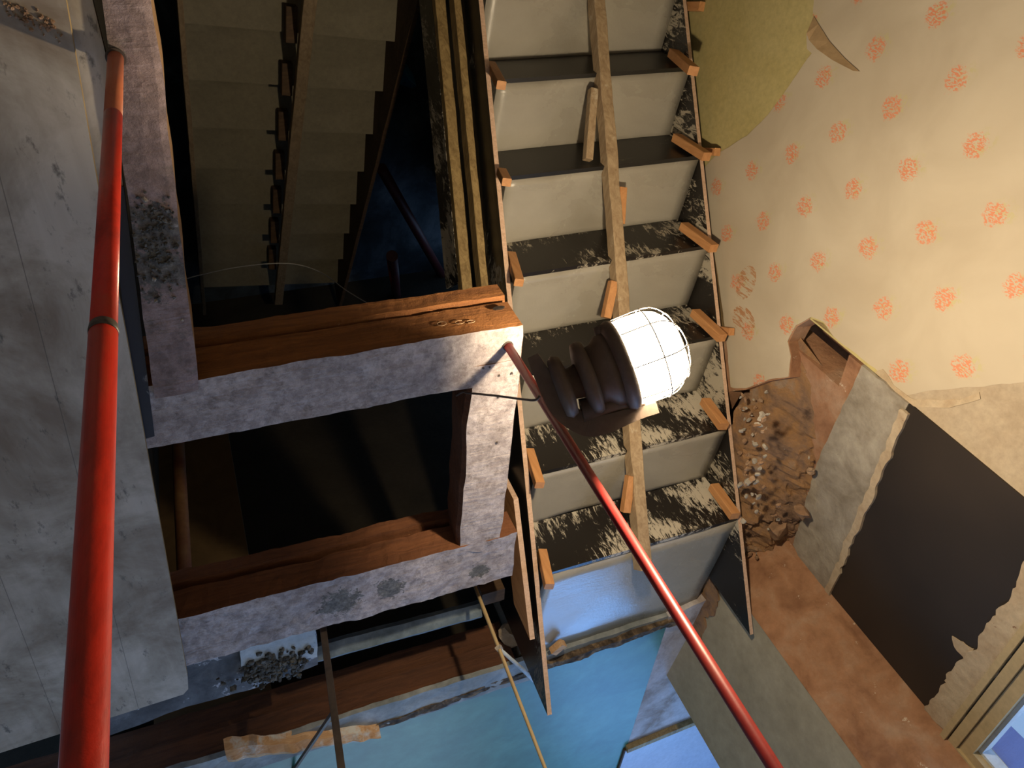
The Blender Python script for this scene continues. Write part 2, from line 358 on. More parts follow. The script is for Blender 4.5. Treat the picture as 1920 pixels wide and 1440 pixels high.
# ------------------------------------------------------------------ survey of the two main lines: stair and window-side wall
STEP = Vector((0.039, 0.277, -0.241))                      # one step down the upper flight
PL0 = Vector((0.825, -2.239, -0.03)); PR0 = Vector((1.666, -2.236, -0.03))
S = Vector((STEP.x, STEP.y, 0)).normalized(); SX = Vector((S.y, -S.x, 0))   # horizontal run, across
SN = STEP.normalized(); UPN = SX.cross(SN); UPN = UPN if UPN.z > 0 else -UPN
th = math.radians(9.0); WD = Vector((-math.sin(th), -math.cos(th), 0)); WN = Vector((-math.cos(th), math.sin(th), 0))
WP = PR0 + STEP * 2 + Vector((0.06, 0, 0))
def w1(u, v, off=0.0): return atp(u, v, WP + WN * off, WN)
CN = w1(1690, 740); W2N = Vector((-0.995, -0.096, 0)).normalized(); W2D = Vector((0.096, -0.995, 0)).normalized()
def w2(u, v, off=0.0): return atp(u, v, CN + W2N * off, W2N)
def wpt(s, z, off=0.0):                                    # wall coordinates -> world
    p = Vector((WP.x, WP.y, 0)) + WD * s + WN * off; return Vector((p.x, p.y, z))
def wst(p): return ((p - WP).dot(WD), p.z)
ZLOW = -3.85; CEIL = 2.75

# ------------------------------------------------------------------ room shell
NS = wst(CN)[0]                                            # s of the niche's near edge
NE = wst(w1(1430, 1180))[0]                                # far edge of niche
WE = wst(w1(1350, 1440))[0]                                # end of this wall, at the doorway
def wall_slab(bm, s0, s1, z0, z1, t=0.30, mi=0, off=0.0):
    a, b, c, d = wpt(s0, z0, off), wpt(s1, z0, off), wpt(s1, z1, off), wpt(s0, z1, off)
    add_plate(bm, [a, b, c, d], -WN * t, mi=mi)
ZP = -0.40                                                 # broken parapet under the niche
bm = bmesh.new()
wall_slab(bm, -4.4, NS, ZLOW, CEIL)
par = [w1(u, v) for u, v in ((1564, 632), (1545, 606), (1520, 597), (1494, 613), (1479, 641), (1485, 670), (1481, 708), (1440, 715), (1398, 731), (1368, 734))]
wall_slab(bm, NS, NE, ZLOW, ZP - 0.15)
wall_slab(bm, NS, NE, 2.35, CEIL)
wall_right = link('wall_right', bm, MAT['olive'], kind='structure')
bm = bmesh.new(); wall_slab(bm, NE, WE, -0.6, CEIL, 0.26)
bm2 = bmesh.new(); add_plate(bm2, par + [wpt(NE, ZP - 0.05), wpt(NE, -1.4), wpt(NS, -1.4)], -WN * 0.07)
link('wall_parapet', bm2, MAT['brownplaster'], kind='structure')
wall_pier = link('wall_pier', bm, MAT['greyplaster'], kind='structure')
# splayed reveal of the niche (bare clay plaster)
e0 = wpt(NE, 0); bk = CN + W2D * ((w2(1750, 1340) - CN).dot(W2D))
r0 = Vector((bk.x, bk.y, 0)); r1 = Vector((e0.x, e0.y, 0))
dr = (r0 - r1).normalized(); nr = Vector((dr.y, -dr.x, 0)); nr = nr if nr.y > 0 else -nr
def rev(z, t, off=0.0): p = r1.lerp(r0, t) + nr * off; return Vector((p.x, p.y, z))
bm = bmesh.new()
ng, mg = 12, 46
grid = [[bm.verts.new(rev(-0.6 + 2.95 * j / mg, i / ng, 0.004 + 0.010 * noise.noise(Vector((i * 0.5, j * 0.35, 3))))) for i in range(ng + 1)] for j in range(mg + 1)]
for j in range(mg):
    for i in range(ng): bm.faces.new((grid[j][i], grid[j][i + 1], grid[j + 1][i + 1], grid[j + 1][i]))
add_plate(bm, [rev(-0.6, 0, -0.01), rev(-0.6, 1, -0.01), rev(2.35, 1, -0.01), rev(2.35, 0, -0.01)], -nr * 0.10)
link('wall_niche_reveal', bm, MAT['brownplaster'], kind='structure')
# niche back wall: brown base, cement band, black panel, ragged plaster below the window
def w2pt(t, z, off=0.0): p = CN + W2D * t + W2N * off; return Vector((p.x, p.y, z))
TB = (w2(1750, 1340) - CN).dot(W2D)
bm = bmesh.new()
add_plate(bm, [w2pt(0.012, 0.02), w2pt(TB + 0.1, 0.02), w2pt(TB + 0.1, 0.885), w2pt(0.012, 0.885)], -W2N * 0.12)
add_plate(bm, [w2pt(0.15, -0.75), w2pt(TB + 0.1, -0.75), w2pt(TB + 0.1, 0.02), w2pt(0.15, 0.02)], -W2N * 0.12)
add_plate(bm, [w2pt(-0.15, -0.75, -0.26), w2pt(0.30, -0.75, -0.26), w2pt(0.30, 0.2, -0.26), w2pt(-0.15, 0.2, -0.26)], -W2N * 0.05)
add_plate(bm, [w2pt(0.012, 0.885), w2pt(0.05, 0.885), w2pt(0.05, 2.35), w2pt(0.012, 2.35)], -W2N * 0.12)
add_plate(bm, [w2pt(0.012, 2.20), w2pt(TB + 0.1, 2.20), w2pt(TB + 0.1, 2.40), w2pt(0.012, 2.40)], -W2N * 0.12)
niche = link('wall_niche', bm, MAT['brownplaster'], kind='structure')
plate('cement_band', [w2pt(0.0, 0.09, 0.012), w2pt(TB * 0.5, 0.045, 0.012), w2pt(TB - 0.03, 0.06, 0.012), w2pt(TB, 0.11, 0.012), w2pt(TB, 0.296, 0.012), w2pt(0.0, 0.296, 0.012)], -W2N * 0.011, MAT['cement'], 0.012, 0.03, parent=niche)
plate('plaster_bead', [w2pt(0.03, 0.282, 0.018), w2pt(TB, 0.278, 0.018), w2pt(TB, 0.305, 0.018), w2pt(0.03, 0.312, 0.018)], -W2N * 0.017, MAT['limeplaster'], 0.012, 0.015, parent=niche)
plate('black_panel', [w2pt(0.0, 0.29, 0.008), w2pt(TB - 0.005, 0.29, 0.008), w2pt(TB - 0.005, 0.86, 0.008), w2pt(0.0, 0.86, 0.008)], -W2N * 0.007, MAT['black'], parent=niche)
plate('plaster_fringe', [w2pt(TB, 0.80, 0.015), w2pt(TB * .8, 0.80, 0.015), w2pt(TB * .6, 0.81, 0.015), w2pt(TB * .4, 0.815, 0.015), w2pt(0, 0.80, 0.015), w2pt(0, 0.90, 0.015), w2pt(TB, 0.90, 0.015)], -W2N * 0.014, MAT['limeplaster'], 0.022, 0.012, parent=niche)
pc = w2(1806, 1208); pz = pc.z; pt = (pc - CN).dot(W2D)
plate('plaster_scrap', [w2pt(pt + dx, pz + dz, 0.011) for dx, dz in ((0.0, -0.035), (0.03, -0.01), (0.035, 0.03), (0.0, 0.04), (-0.035, 0.035), (-0.02, 0.0))], -W2N * 0.003, MAT['limeplaster'], 0.008, 0.008, parent=niche)

# window above the niche
def wq(t0, t1, z0, z1, o0, o1): return [w2pt(t0, z0, o0), w2pt(t1, z0, o0), w2pt(t1, z1, o0), w2pt(t0, z1, o0)], -W2N * (o0 - o1)
def wbox(bm, t0, t1, z0, z1, o0, o1):
    p, e = wq(t0, t1, z0, z1, o0, o1); add_plate(bm, p, e)
win = bpy.data.objects.new('window_1', None); COL.objects.link(win); win['kind'] = 'structure'
TW = TB + 0.05
wo = w2pt(TW / 2, 0.885); win.location = wo; win['_o'] = wo[:]
def ringbox(t0, t1, z0, z1, w, o0, o1):
    bm = bmesh.new()
    wbox(bm, t0, t1, z0, z0 + w, o0, o1); wbox(bm, t0, t1, z1 - w, z1, o0, o1)
    wbox(bm, t0, t0 + w, z0 + w, z1 - w, o0, o1); wbox(bm, t1 - w, t1, z0 + w, z1 - w, o0, o1); return bm
link('outer_frame', ringbox(0.05, TW, 0.885, 2.20, 0.020, 0.030, -0.09), MAT['frame'], parent=win)
link('window_frame', ringbox(0.072, TW - 0.024, 0.910, 2.18, 0.032, 0.020, -0.07), MAT['frame'], parent=win)
link('sash', ringbox(0.104, TW - 0.056, 0.944, 2.146, 0.040, 0.010, -0.06), MAT['frame'], parent=win)
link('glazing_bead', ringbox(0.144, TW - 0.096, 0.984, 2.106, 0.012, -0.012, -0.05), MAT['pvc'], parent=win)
m, nt, bs = newmat('window_glass'); nt.nodes.remove(bs)
tr = N(nt, 'ShaderNodeBsdfTransparent'); gl = N(nt, 'ShaderNodeBsdfGlossy'); gl.inputs['Roughness'].default_value = 0.02
mx = N(nt, 'ShaderNodeMixShader'); mx.inputs[0].default_value = 0.06
nt.links.new(tr.outputs[0], mx.inputs[1]); nt.links.new(gl.outputs[0], mx.inputs[2]); nt.links.new(mx.outputs[0], nt.nodes['Material Output'].inputs[0])
MAT['glass'] = m
bm = bmesh.new(); wbox(bm, 0.150, TW - 0.102, 0.990, 2.10, -0.028, -0.034); link('glass_pane', bm, MAT['glass'], parent=win)
# outside: pale ground, a low terrace wall and a red rail far below
bm = bmesh.new(); add_plate(bm, [Vector((2.6, -14, -3.2)), Vector((20, -14, -3.2)), Vector((20, 8, -3.2)), Vector((2.6, 8, -3.2))], DN * 0.1)
link('floor_outside', bm, MAT['snow'], kind='structure')

plate('roof_outside', [atz(u, v, 0.2) for u, v in ((1800, 1385), (1868, 1335), (1960, 1425), (1960, 1500), (1880, 1500))], DN * .05, MAT['violet'], label='violet blue flat roof seen outside through the window', cat='roof')
plate('rail_outside', [atz(u, v, 0.26) for u, v in ((1822, 1402), (1836, 1388), (1900, 1452), (1880, 1470))], DN * .04, MAT['pink'], label='pinkish red rail outside crossing the window corner', cat='rail')
# remaining shell: other walls, ceiling, pit walls and lower floor
def slab(name, x0, x1, y0, y1, z0, z1, mat, kind='structure', **kw):
    bm = bmesh.new(); add_plate(bm, [Vector((x0, y0, z0)), Vector((x1, y0, z0)), Vector((x1, y1, z0)), Vector((x0, y1, z0))], UP * (z1 - z0)); return link(name, bm, mat, kind=kind, **kw)
slab('wall_left', -2.9, -2.75, -6.0, 2.6, -0.2, CEIL, MAT['room'])
slab('wall_back', -2.75, 2.9, 2.45, 2.6, ZLOW, CEIL, MAT['room'])
slab('ceiling', -2.9, 3.2, -6.0, 2.6, CEIL, CEIL + 0.1, MAT['room'])
bm = bmesh.new()
for (x0, x1, z0, z1) in ((-2.9, -0.7, -0.2, CEIL), (1.1, 1.6, -0.2, CEIL), (1.6, 2.65, -0.2, 0.85), (1.6, 2.65, 2.35, CEIL), (2.65, 3.2, -0.2, CEIL), (-0.7, 1.1, -0.2, 1.1), (-0.7, 1.1, 2.6, CEIL)):
    add_plate(bm, [Vector((x0, -5.6, z0)), Vector((x1, -5.6, z0)), Vector((x1, -5.6, z1)), Vector((x0, -5.6, z1))], Vector((0, -0.12, 0)))
link('wall_end', bm, MAT['room'], kind='structure')
slab('wall_outer', 2.65, 2.75, -5.6, -3.3, -0.1, CEIL, MAT['room'])
bm = bmesh.new(); add_plate(bm, [wpt(WE - 0.02, -0.1, -0.26), wpt(WE - 0.02, CEIL, -0.26), wpt(WE - 0.02, CEIL, -0.26) + XA * 0.95, wpt(WE - 0.02, -0.1, -0.26) + XA * 0.95], WD * 0.1)
link('wall_return', bm, MAT['room'], kind='structure')
# pit below the floor frame
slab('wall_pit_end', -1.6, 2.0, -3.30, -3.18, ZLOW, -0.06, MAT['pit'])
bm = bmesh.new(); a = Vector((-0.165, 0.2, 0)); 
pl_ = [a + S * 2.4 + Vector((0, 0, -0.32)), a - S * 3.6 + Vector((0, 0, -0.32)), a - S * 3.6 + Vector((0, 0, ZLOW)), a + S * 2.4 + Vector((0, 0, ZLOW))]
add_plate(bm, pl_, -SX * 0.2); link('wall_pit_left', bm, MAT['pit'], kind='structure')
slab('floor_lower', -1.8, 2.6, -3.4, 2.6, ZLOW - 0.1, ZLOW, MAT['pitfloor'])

# upper floor: boarded floor under the sheet at the left, teal floor at the landing
bm = bmesh.new()
e1 = atz(160, 0, -0.05); e2 = atz(300, 1240, -0.05)
e1 = e1 + S * 2.3; 
add_plate(bm, [e1, e2, Vector((-2.75, e2.y, -0.05)), Vector((-2.75, 2.45, -0.05)), Vector((e1.x, 2.45, -0.05))], DN * 0.12)
link('floor', bm, MAT['room'], kind='structure')
YT = -2.86                                                # edge of the teal floor
bm = bmesh.new()
add_plate(bm, [Vector((-2.75, YT - 0.02, 0)), Vector((0.14, YT, 0)), Vector((0.84, YT + 0.01, 0)), Vector((1.45, YT + 0.03, 0)), Vector((1.44, -3.92, 0)), Vector((1.40, -5.6, 0)), Vector((-2.75, -5.6, 0))], DN * 0.06)
link('floor_teal', bm, MAT['teal'], kind='structure')
bm = bmesh.new()
ss = [Vector((1.45, YT + 0.10, -0.002)), Vector((1.72, YT + 0.16, -0.002)), Vector((1.95, -3.1, -0.002)), Vector((1.90, -3.90, -0.002)), Vector((1.44, -3.90, -0.002))]
add_plate(bm, ss, DN * 0.06, 0.012, 0.03); link('floor_screed', bm, MAT['screed'], kind='structure')
bar('trim_1', Vector((1.43, -3.93, 0.012)), Vector((1.95, -3.90, 0.012)), 0.045, 0.03, UP, MAT['waler'], kind='structure')
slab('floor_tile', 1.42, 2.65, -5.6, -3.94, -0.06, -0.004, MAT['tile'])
bar('trim_2', Vector((1.425, -3.94, 0.004)), Vector((1.40, -5.5, 0.004)), 0.012, 0.02, UP, MAT['darkwood'], kind='structure')

# ------------------------------------------------------------------ wallpaper on the right wall
def wallpaper_mat():
    m, nt, bs = newmat('flowered_wallpaper')
    uv = nt.nodes.new('ShaderNodeUVMap'); uv.uv_map = 'lattice'
    warp = nt.nodes.new('ShaderNodeSeparateXYZ'); nt.links.new(uv.outputs[0], warp.inputs[0])
    U, V = warp.outputs[0], warp.outputs[1]               # U in metres along wall, V in metres up
    comb = nt.nodes.new('ShaderNodeCombineXYZ'); nt.links.new(U, comb.inputs[0]); nt.links.new(V, comb.inputs[1]); P = comb.outputs[0]
    mpf = nt.nodes.new('ShaderNodeMapping'); mpf.inputs['Scale'].default_value = (1.7, 0.8, 1); mpf.inputs['Rotation'].default_value = (0, 0, 0.5); nt.links.new(P, mpf.inputs[0]); fine = noi(nt, mpf.outputs[0], 120, 2, 0.5, 0.6); med = noi(nt, P, 45, 4, 0.7)
    big = noi(nt, P, 3.2, 4, 0.55, 0.6); wr = noi(nt, P, 6, 3, 0.4, 0.3)
    base = ramp(nt, big, [(0.3, (0.47, 0.40, 0.30)), (0.7, (0.575, 0.505, 0.39))])
    PU, PV = 0.264, 0.318
    def lat(off):
        du = math_(nt, 'MULTIPLY', math_(nt, 'SUBTRACT', math_(nt, 'FRACT', math_(nt, 'ADD', math_(nt, 'DIVIDE', U, PU), off)), 0.5), PU)
        dv = math_(nt, 'MULTIPLY', math_(nt, 'SUBTRACT', math_(nt, 'FRACT', math_(nt, 'ADD', math_(nt, 'DIVIDE', V, PV), off)), 0.5), PV)
        return du, dv
    tot = None; leaf = None
    for off in (0.5, 0.0):
        du, dv = lat(off)
        r = math_(nt, 'SQRT', math_(nt, 'ADD', math_(nt, 'MULTIPLY', du, du), math_(nt, 'MULTIPLY', dv, dv)))
        rr = math_(nt, 'ADD', r, math_(nt, 'MULTIPLY', math_(nt, 'SUBTRACT', med, 0.5), 0.055))
        d = math_(nt, 'SUBTRACT', 1.0, math_(nt, 'DIVIDE', rr, 0.038), clamp=True)
        tot = d if tot is None else math_(nt, 'MAXIMUM', tot, d)
        lu = math_(nt, 'ADD', du, 0.016); lv = math_(nt, 'ADD', dv, -0.020)
        r2 = math_(nt, 'SQRT', math_(nt, 'ADD', math_(nt, 'MULTIPLY', lu, lu), math_(nt, 'MULTIPLY', lv, lv)))
        d2 = math_(nt, 'SUBTRACT', 1.0, math_(nt, 'DIVIDE', r2, 0.045), clamp=True)
        leaf = d2 if leaf is None else math_(nt, 'MAXIMUM', leaf, d2)
    pet = ramp(nt, fine, [(0.47, 0.0), (0.52, 1.0)])
    f = math_(nt, 'MULTIPLY', ramp(nt, tot, [(0.0, 0.0), (0.25, 1.0)]), pet)
    lf = math_(nt, 'MULTIPLY', ramp(nt, leaf, [(0.0, 0.0), (0.5, 0.55)]), ramp(nt, med, [(0.50, 0.0), (0.58, 1.0)]))
    col = mix(nt, lf, base, (0.50, 0.46, 0.20))
    col = mix(nt, math_(nt, 'MULTIPLY', f, 0.8), col, (0.68, 0.20, 0.085))
    # brown brush marks left of the niche
    for (u0, v0, su, sv) in BRUSH:
        x = math_(nt, 'DIVIDE', math_(nt, 'SUBTRACT', U, u0), su); y = math_(nt, 'DIVIDE', math_(nt, 'SUBTRACT', V, v0), sv)
        rr = math_(nt, 'SQRT', math_(nt, 'ADD', math_(nt, 'MULTIPLY', x, x), math_(nt, 'MULTIPLY', y, y)))
        mpn = nt.nodes.new('ShaderNodeMapping'); mpn.inputs['Scale'].default_value = (75, 14, 1); mpn.inputs['Rotation'].default_value = (0, 0, 0.5); nt.links.new(P, mpn.inputs[0])
        st = noi(nt, mpn.outputs[0], 1.0, 5, 0.75, 0.5)
        ff = math_(nt, 'MULTIPLY', math_(nt, 'LESS_THAN', rr, 1.0), ramp(nt, st, [(0.50, 0.0), (0.54, 0.9)]))
        col = mix(nt, ff, col, (0.42, 0.20, 0.085))
    setc(nt, bs, col, 0.62)
    bump(nt, bs, wr, 0.35, 0.012); return m
f0 = wst(w1(1628, 465)); BRUSH = []
for (u, v, su, sv) in ((1400, 530, 0.07, 0.05), (1395, 600, 0.05, 0.07)):
    q = wst(w1(u, v)); BRUSH.append((q[0] - f0[0], q[1] - f0[1], su, sv))
MAT['wallpaper'] = wallpaper_mat()
MAT['beige'] = mottled('bare_beige_plaster', [(0.44, 0.35, 0.25), (0.54, 0.46, 0.35)], 4, 0.9, 0.3, 0.004)
def paper(name, pts, off, parent):
    """sheet of wallpaper glued on the wall, uv layer holds metres along / up the wall"""
    bm = bmesh.new(); add_plate(bm, pts, -WN * 0.003, 0.004, 0.02)
    ul = bm.loops.layers.uv.new('lattice')
    for f in bm.faces:
        for l in f.loops:
            s, z = wst(l.vert.co); l[ul].uv = (s - f0[0], z - f0[1])
    return link(name, bm, [MAT['wallpaper'], MAT['limeplaster']], parent=parent)
outl = [(1700, -700), (1560, -160), (1533, -60), (1524, 20), (1526, 60), (1512, 62), (1513, 92), (1522, 100), (1480, 160), (1440, 215), (1400, 255), (1345, 288), (1318, 318), (1340, 480), (1352, 560), (1362, 640), (1370, 726), (1398, 728), (1440, 712), (1478, 706), (1482, 668), (1476, 640), (1492, 610), (1520, 594), (1545, 604), (1562, 630), (1590, 652), (1640, 690), (1692, 742)]
pts = [w1(u, v, 0.0035) for u, v in outl]
lowedge = [w1(u, v, 0.0035) for u, v in ((1740, 733), (1800, 727), (1860, 722), (1930, 716), (2100, 690))]
top = [wpt(wst(lowedge[-1])[0], CEIL - 0.01, 0.0035), wpt(wst(pts[0])[0], CEIL - 0.01, 0.0035)]
paper('wallpaper', pts + lowedge + top, 0.0035, wall_right)
# bare beige strip under the torn paper edge and pink scab of plaster at its end
plate('bare_plaster_strip', [w1(u, v, 0.002) for u, v in ((1692, 745), (1700, 730), (1800, 722), (1930, 712), (2300, 690), (2300, 1240), (1925, 945), (1850, 878), (1790, 835))], -WN * 0.0015, MAT['beige'], parent=wall_right)
plate('clay_scab', [w1(u, v, 0.005) for u, v in ((1640, 697), (1655, 692), (1675, 722), (1712, 748), (1800, 750), (1836, 735), (1838, 748), (1780, 765), (1702, 762), (1690, 745))], -WN * 0.002, MAT['limeplaster'], 0.004, 0.01, parent=wall_right)
# curled, torn flap of paper
bm = bmesh.new()
A = [(1526, 30), (1535, 45), (1556, 78), (1585, 110), (1612, 134)]
B = [(1513, 62), (1517, 75), (1532, 92), (1560, 112), (1600, 133)]
ra = [w1(u, v, 0.006) for u, v in A]; rb = [w1(u, v, 0.035 - 0.006 * i) for i, (u, v) in enumerate(B)]
for i in range(4):
    q = [ra[i], ra[i + 1], rb[i + 1], rb[i]]; vs = [bm.verts.new(p) for p in q]; bm.faces.new(vs)
    bm.faces.new([bm.verts.new(p + WN * 0.001) for p in reversed(q)])
bmesh.ops.remove_doubles(bm, verts=bm.verts[:], dist=0.0005)
MAT['paperback'] = mottled('paper_back', [(0.40, 0.27, 0.14), (0.48, 0.34, 0.19)], 6, 0.8, 0.2, 0.003)
link('peeled_flap', bm, MAT['paperback'], parent=wall_right)

# rubble filling the broken wall under the niche
def rub_x(y):
    wx = WP.x + (WP.y - y) * -math.tan(th)
    return (PR0.x + (y - PR0.y) * STEP.x / STEP.y + 0.026 if y < -1.86 else wx + 0.03), CN.x + (CN.y - y) * 0.0965 + 0.02
def rub_z(x, y):
    t = max(-0.1, min(1.15, (-1.42 - y) / 1.15))
    z = -0.355 + 0.36 * t
    xa, xb = rub_x(y); fr = max(0, min(1, (x - xa) / max(.01, xb - xa)))
    z += (0.34 - 0.26 * max(0, min(1, t))) * fr - 0.30 * math.exp(-((y + 1.47) / 0.07) ** 2) * fr
    z -= 0.09 * math.exp(-((y + 2.52) / 0.10) ** 2)
    z += 0.045 * noise.noise(Vector((x * 5, y * 5, 0.3))) + 0.042 * noise.noise(Vector((x * 16, y * 16, 1.3))) + 0.022 * noise.noise(Vector((x * 45, y * 45, 2.3)))
    return z
bm = bmesh.new(); nx, ny = 46, 130
g = [[None] * (nx + 1) for _ in range(ny + 1)]
for j in range(ny + 1):
    y = -1.37 - 1.62 * j / ny
    xl, xr = rub_x(y); xl += 0.008 * noise.noise(Vector((y * 12, 0, 0)))
    for i in range(nx + 1):
        x = xl + (xr - xl) * i / nx
        z = rub_z(x, y) - (0.10 if i == 0 else 0)
        g[j][i] = bm.verts.new((x, y, z))
for j in range(ny):
    for i in range(nx): bm.faces.new((g[j][i], g[j + 1][i], g[j + 1][i + 1], g[j][i + 1]))
r = link('rubble_bed', bm, MAT['dirt'], label='brown rubble and clay fill in the broken wall below the black niche panel', cat='rubble', kind='stuff')

STN = [((1478, 935), .062, 'large tan broken stone standing on the rubble below the niche'), ((1455, 985), .052, 'squarish brown stone lowest in the rubble, nearest the dark hollow'),
       ((1422, 945), .042, 'rounded brown stone wedged beside the stair board low in the rubble'), ((1500, 955), .036, 'small stone against the foot of the cement band'),
       ((1430, 870), .032, 'small pale stone in the middle of the rubble strip'), ((1405, 890), .018, 'smallest brown stone close to the stair side board'),
       ((1505, 800), .028, 'pale mortar lump high in the rubble beside the brown wall base'), ((1465, 770), .020, 'grey mortar lump near the top of the rubble')]
for i, ((u, v), rr, lb) in enumerate(STN):
    z = -0.2
    for _ in range(6):
        p = atz(u, v, z); z = rub_z(p.x, p.y) + 0.02
    p = atz(u, v, z)
    bm = bmesh.new(); add_stone(bm, p + UP * rr * 0.35, rr, i + 2.0)
    link('stone', bm, MAT['stone'] if rr > .021 else MAT['chip'], label=lb, cat='stone')
bm = bmesh.new()
for i in range(220):
    u = random.uniform(1385, 1530); v = random.uniform(735, 1080); z = -0.2
    for _ in range(5):
        p = atz(u, v, z); z = rub_z(p.x, p.y)
    if p.y < -2.6 or p.x > 1.93: continue
    add_stone(bm, atz(u, v, z + 0.004), random.uniform(.004, .016), i * 1.1, (1, 1, .6), random.choice((0, 1)))
link('mortar_crumbs', bm, [MAT['stone'], MAT['chip']], label='loose crumbs of mortar scattered over the brown rubble bed', cat='rubble', kind='stuff')

# ------------------------------------------------------------------ upper stair: wet concrete steps with their formwork
NST = 9
st = empty('concrete_stair', PL0 + STEP * 4 + Vector((0.4, 0, -0.3)), 'freshly cast grey concrete stair flight rising along the wallpapered wall', 'stair')
def step_mesh(L, R, back, drop, under):
    """one cast step: top surface from nosing line L-R back by vector back, body hanging below"""
    bm = bmesh.new(); nxs, nys = 16, 8; t = []
    for j in range(nys + 1):
        row = []
        for i in range(nxs + 1):
            p = L.lerp(R, i / nxs) + back * (j / nys); e = min(i, nxs - i) / 3
            p = p + UP * (0.004 * noise.noise(p * 9) + (0.006 * (1 - min(1, e))))
            row.append(bm.verts.new(p))
        t.append(row)
    for j in range(nys):
        for i in range(nxs): bm.faces.new((t[j][i], t[j][i + 1], t[j + 1][i + 1], t[j + 1][i])).smooth = True
    b = [L + DN * drop, R + DN * drop, R + back + DN * (drop - under), L + back + DN * (drop - under)]
    bv = [bm.verts.new(p) for p in b]
    bm.faces.new([bv[0], bv[1]] + t[0][::-1]); bm.faces.new([bv[2], bv[3]] + t[nys][:])
    bm.faces.new([bv[1], bv[2]] + [t[j][nxs] for j in range(nys, -1, -1)]); bm.faces.new([bv[3], bv[0]] + [t[j][0] for j in range(nys + 1)])
    bm.faces.new(bv[::-1]); return bm
BK = -Vector((STEP.x, STEP.y, 0))
for k in range(NST):
    L = PL0 + STEP * k; R = PR0 + STEP * k
    if k == 0:
        bm = step_mesh(L, R, BK * 1.9, 0.40, 0.10)
    else: bm = step_mesh(L, R, BK * 1.0, 0.42, 0.241)
    link('step', bm, MAT['concrete'], parent=st)
ordn = ['first', 'second', 'third', 'fourth', 'fifth', 'sixth', 'seventh', 'eighth', 'ninth']
# riser boards (film faced plywood, cement splashed) standing at each nosing
for k in range(NST - 1):
    L = PL0 + STEP * k; R = PR0 + STEP * k; t = Vector((STEP.x, STEP.y, 0)).normalized() * 0.016
    pts = [L + UP * 0.004 + SX * 0.004, R + UP * 0.004 - SX * 0.004, R + DN * 0.237 - SX * 0.004, L + DN * 0.237 + SX * 0.004]
    m_ = MAT['film_low'] if k < 2 else MAT['film'] if k < 4 else MAT['film_clean']
    plate('riser_board', pts, t, m_, label='black shuttering board of the %s riser below the landing' % ordn[k] if k else 'black shuttering board of the topmost riser, just under the blue lit tread', cat='board', group='riser boards of the upper stair')
# concrete kerb between the last step and the teal floor, with its gritty joint
a0 = PL0 + BK * 1.9; b0 = PR0 + BK * 1.9
bm = bmesh.new()
add_extr(bm, [(0, 0), (0.105, 0.0), (0.105, -0.06), (0, -0.06)], a0 + Vector((-0.005, 0, 0.02)), b0 + Vector((-0.02, 0.0, 0.02)), -YA, UP, 30, 0.004, 0.03)
link('landing_kerb', bm, MAT['lip'], label='wet grey mortar kerb between the blue lit tread and the teal floor', cat='kerb')
bm = bmesh.new()
add_extr(bm, rect(0.040, 0.03), Vector((0.02, YT + 0.02, 0.0)), Vector((1.50, YT + 0.06, 0.0)), YA, UP, 90, 0.012, 0.01)
link('trim_3', bm, MAT['joint'], kind='structure')

# side forms
def side_board(name, p0, h0, h1, k0, k1, thick, label, mat_face, side, **kw):
    """plank standing on edge along the flight: film faced sides, pale ply edges"""
    a = p0 + STEP * k0; b = p0 + STEP * k1
    pts = [a + UP * h0, b + UP * h0, b + UP * h1, a + UP * h1]
    bm = bmesh.new(); add_plate(bm, pts, SX * thick * side)
    bm.faces.ensure_lookup_table()
    for f in bm.faces:
        f.material_index = 1 if abs(f.normal.dot(SX)) < 0.5 or f.calc_center_median() is None else 0
    bm.normal_update()
    for f in bm.faces: f.material_index = 0 if abs(f.normal.dot(SX)) > 0.7 else 1
    return link(name, bm, [mat_face, MAT['plyedge']], label=label, cat='board', **kw)
side_board('side_board', PR0 + SX * 0.002, 0.012, -0.30, -1.22, 8.2, 0.017, 'long black shuttering board with pale edge along the wallpapered wall side of the stair', MAT['film'], 1)
side_board('side_board', PL0 - SX * 0.040, 0.0, -0.50, -1.35, 8.2, 0.018, 'long black shuttering board with pale layered edge on the open left side of the stair', MAT['film_clean'], 1)
# shorter doubling board beside the left side board
q0 = atp(972, 935, PL0 - SX * 0.062, SX); q1 = atp(1003, 1198, PL0 - SX * 0.062, SX)
bm = bmesh.new(); add_plate(bm, [q0, q1, q1 + DN * 0.16, q0 + DN * 0.16], -SX * 0.020)
bm.normal_update()
for f in bm.faces: f.material_index = 0 if abs(f.normal.dot(SX)) > 0.7 else 1
link('side_board', bm, [MAT['cleat'], MAT['plyedge']], label='short pine board doubling the left side board beside the notched floor beam', cat='board')

# centre plank lying over the risers
def off_n(h): return PL0 + UP * h
HN = 0.065
nzp = SX.cross(SN); nzp = nzp if nzp.z > 0 else -nzp
c0 = atp(1205, 1068, PL0 + UP * HN, nzp); c1 = atp(1113, -60, PL0 + UP * HN, nzp)
c1 = c0 + (c1 - c0) * 1.25
bm = bmesh.new(); add_bar(bm, c0, c1, 0.050, 0.055, nzp, 0.003, 0.004)
link('centre_plank', bm, MAT['batten'], label='long rough pine plank running up over the middle of the risers behind the lamp', cat='plank')
cdir = (c1 - c0).normalized()

def cleat(p0, p1, w, d, label, face, mat=None, name='cleat', group=None):
    bm = bmesh.new(); add_bar(bm, p0, p1, w, d, face, 0.002, 0.0)
    return link(name, bm, mat or MAT['cleat'], label=label, cat='wood block', group=group)
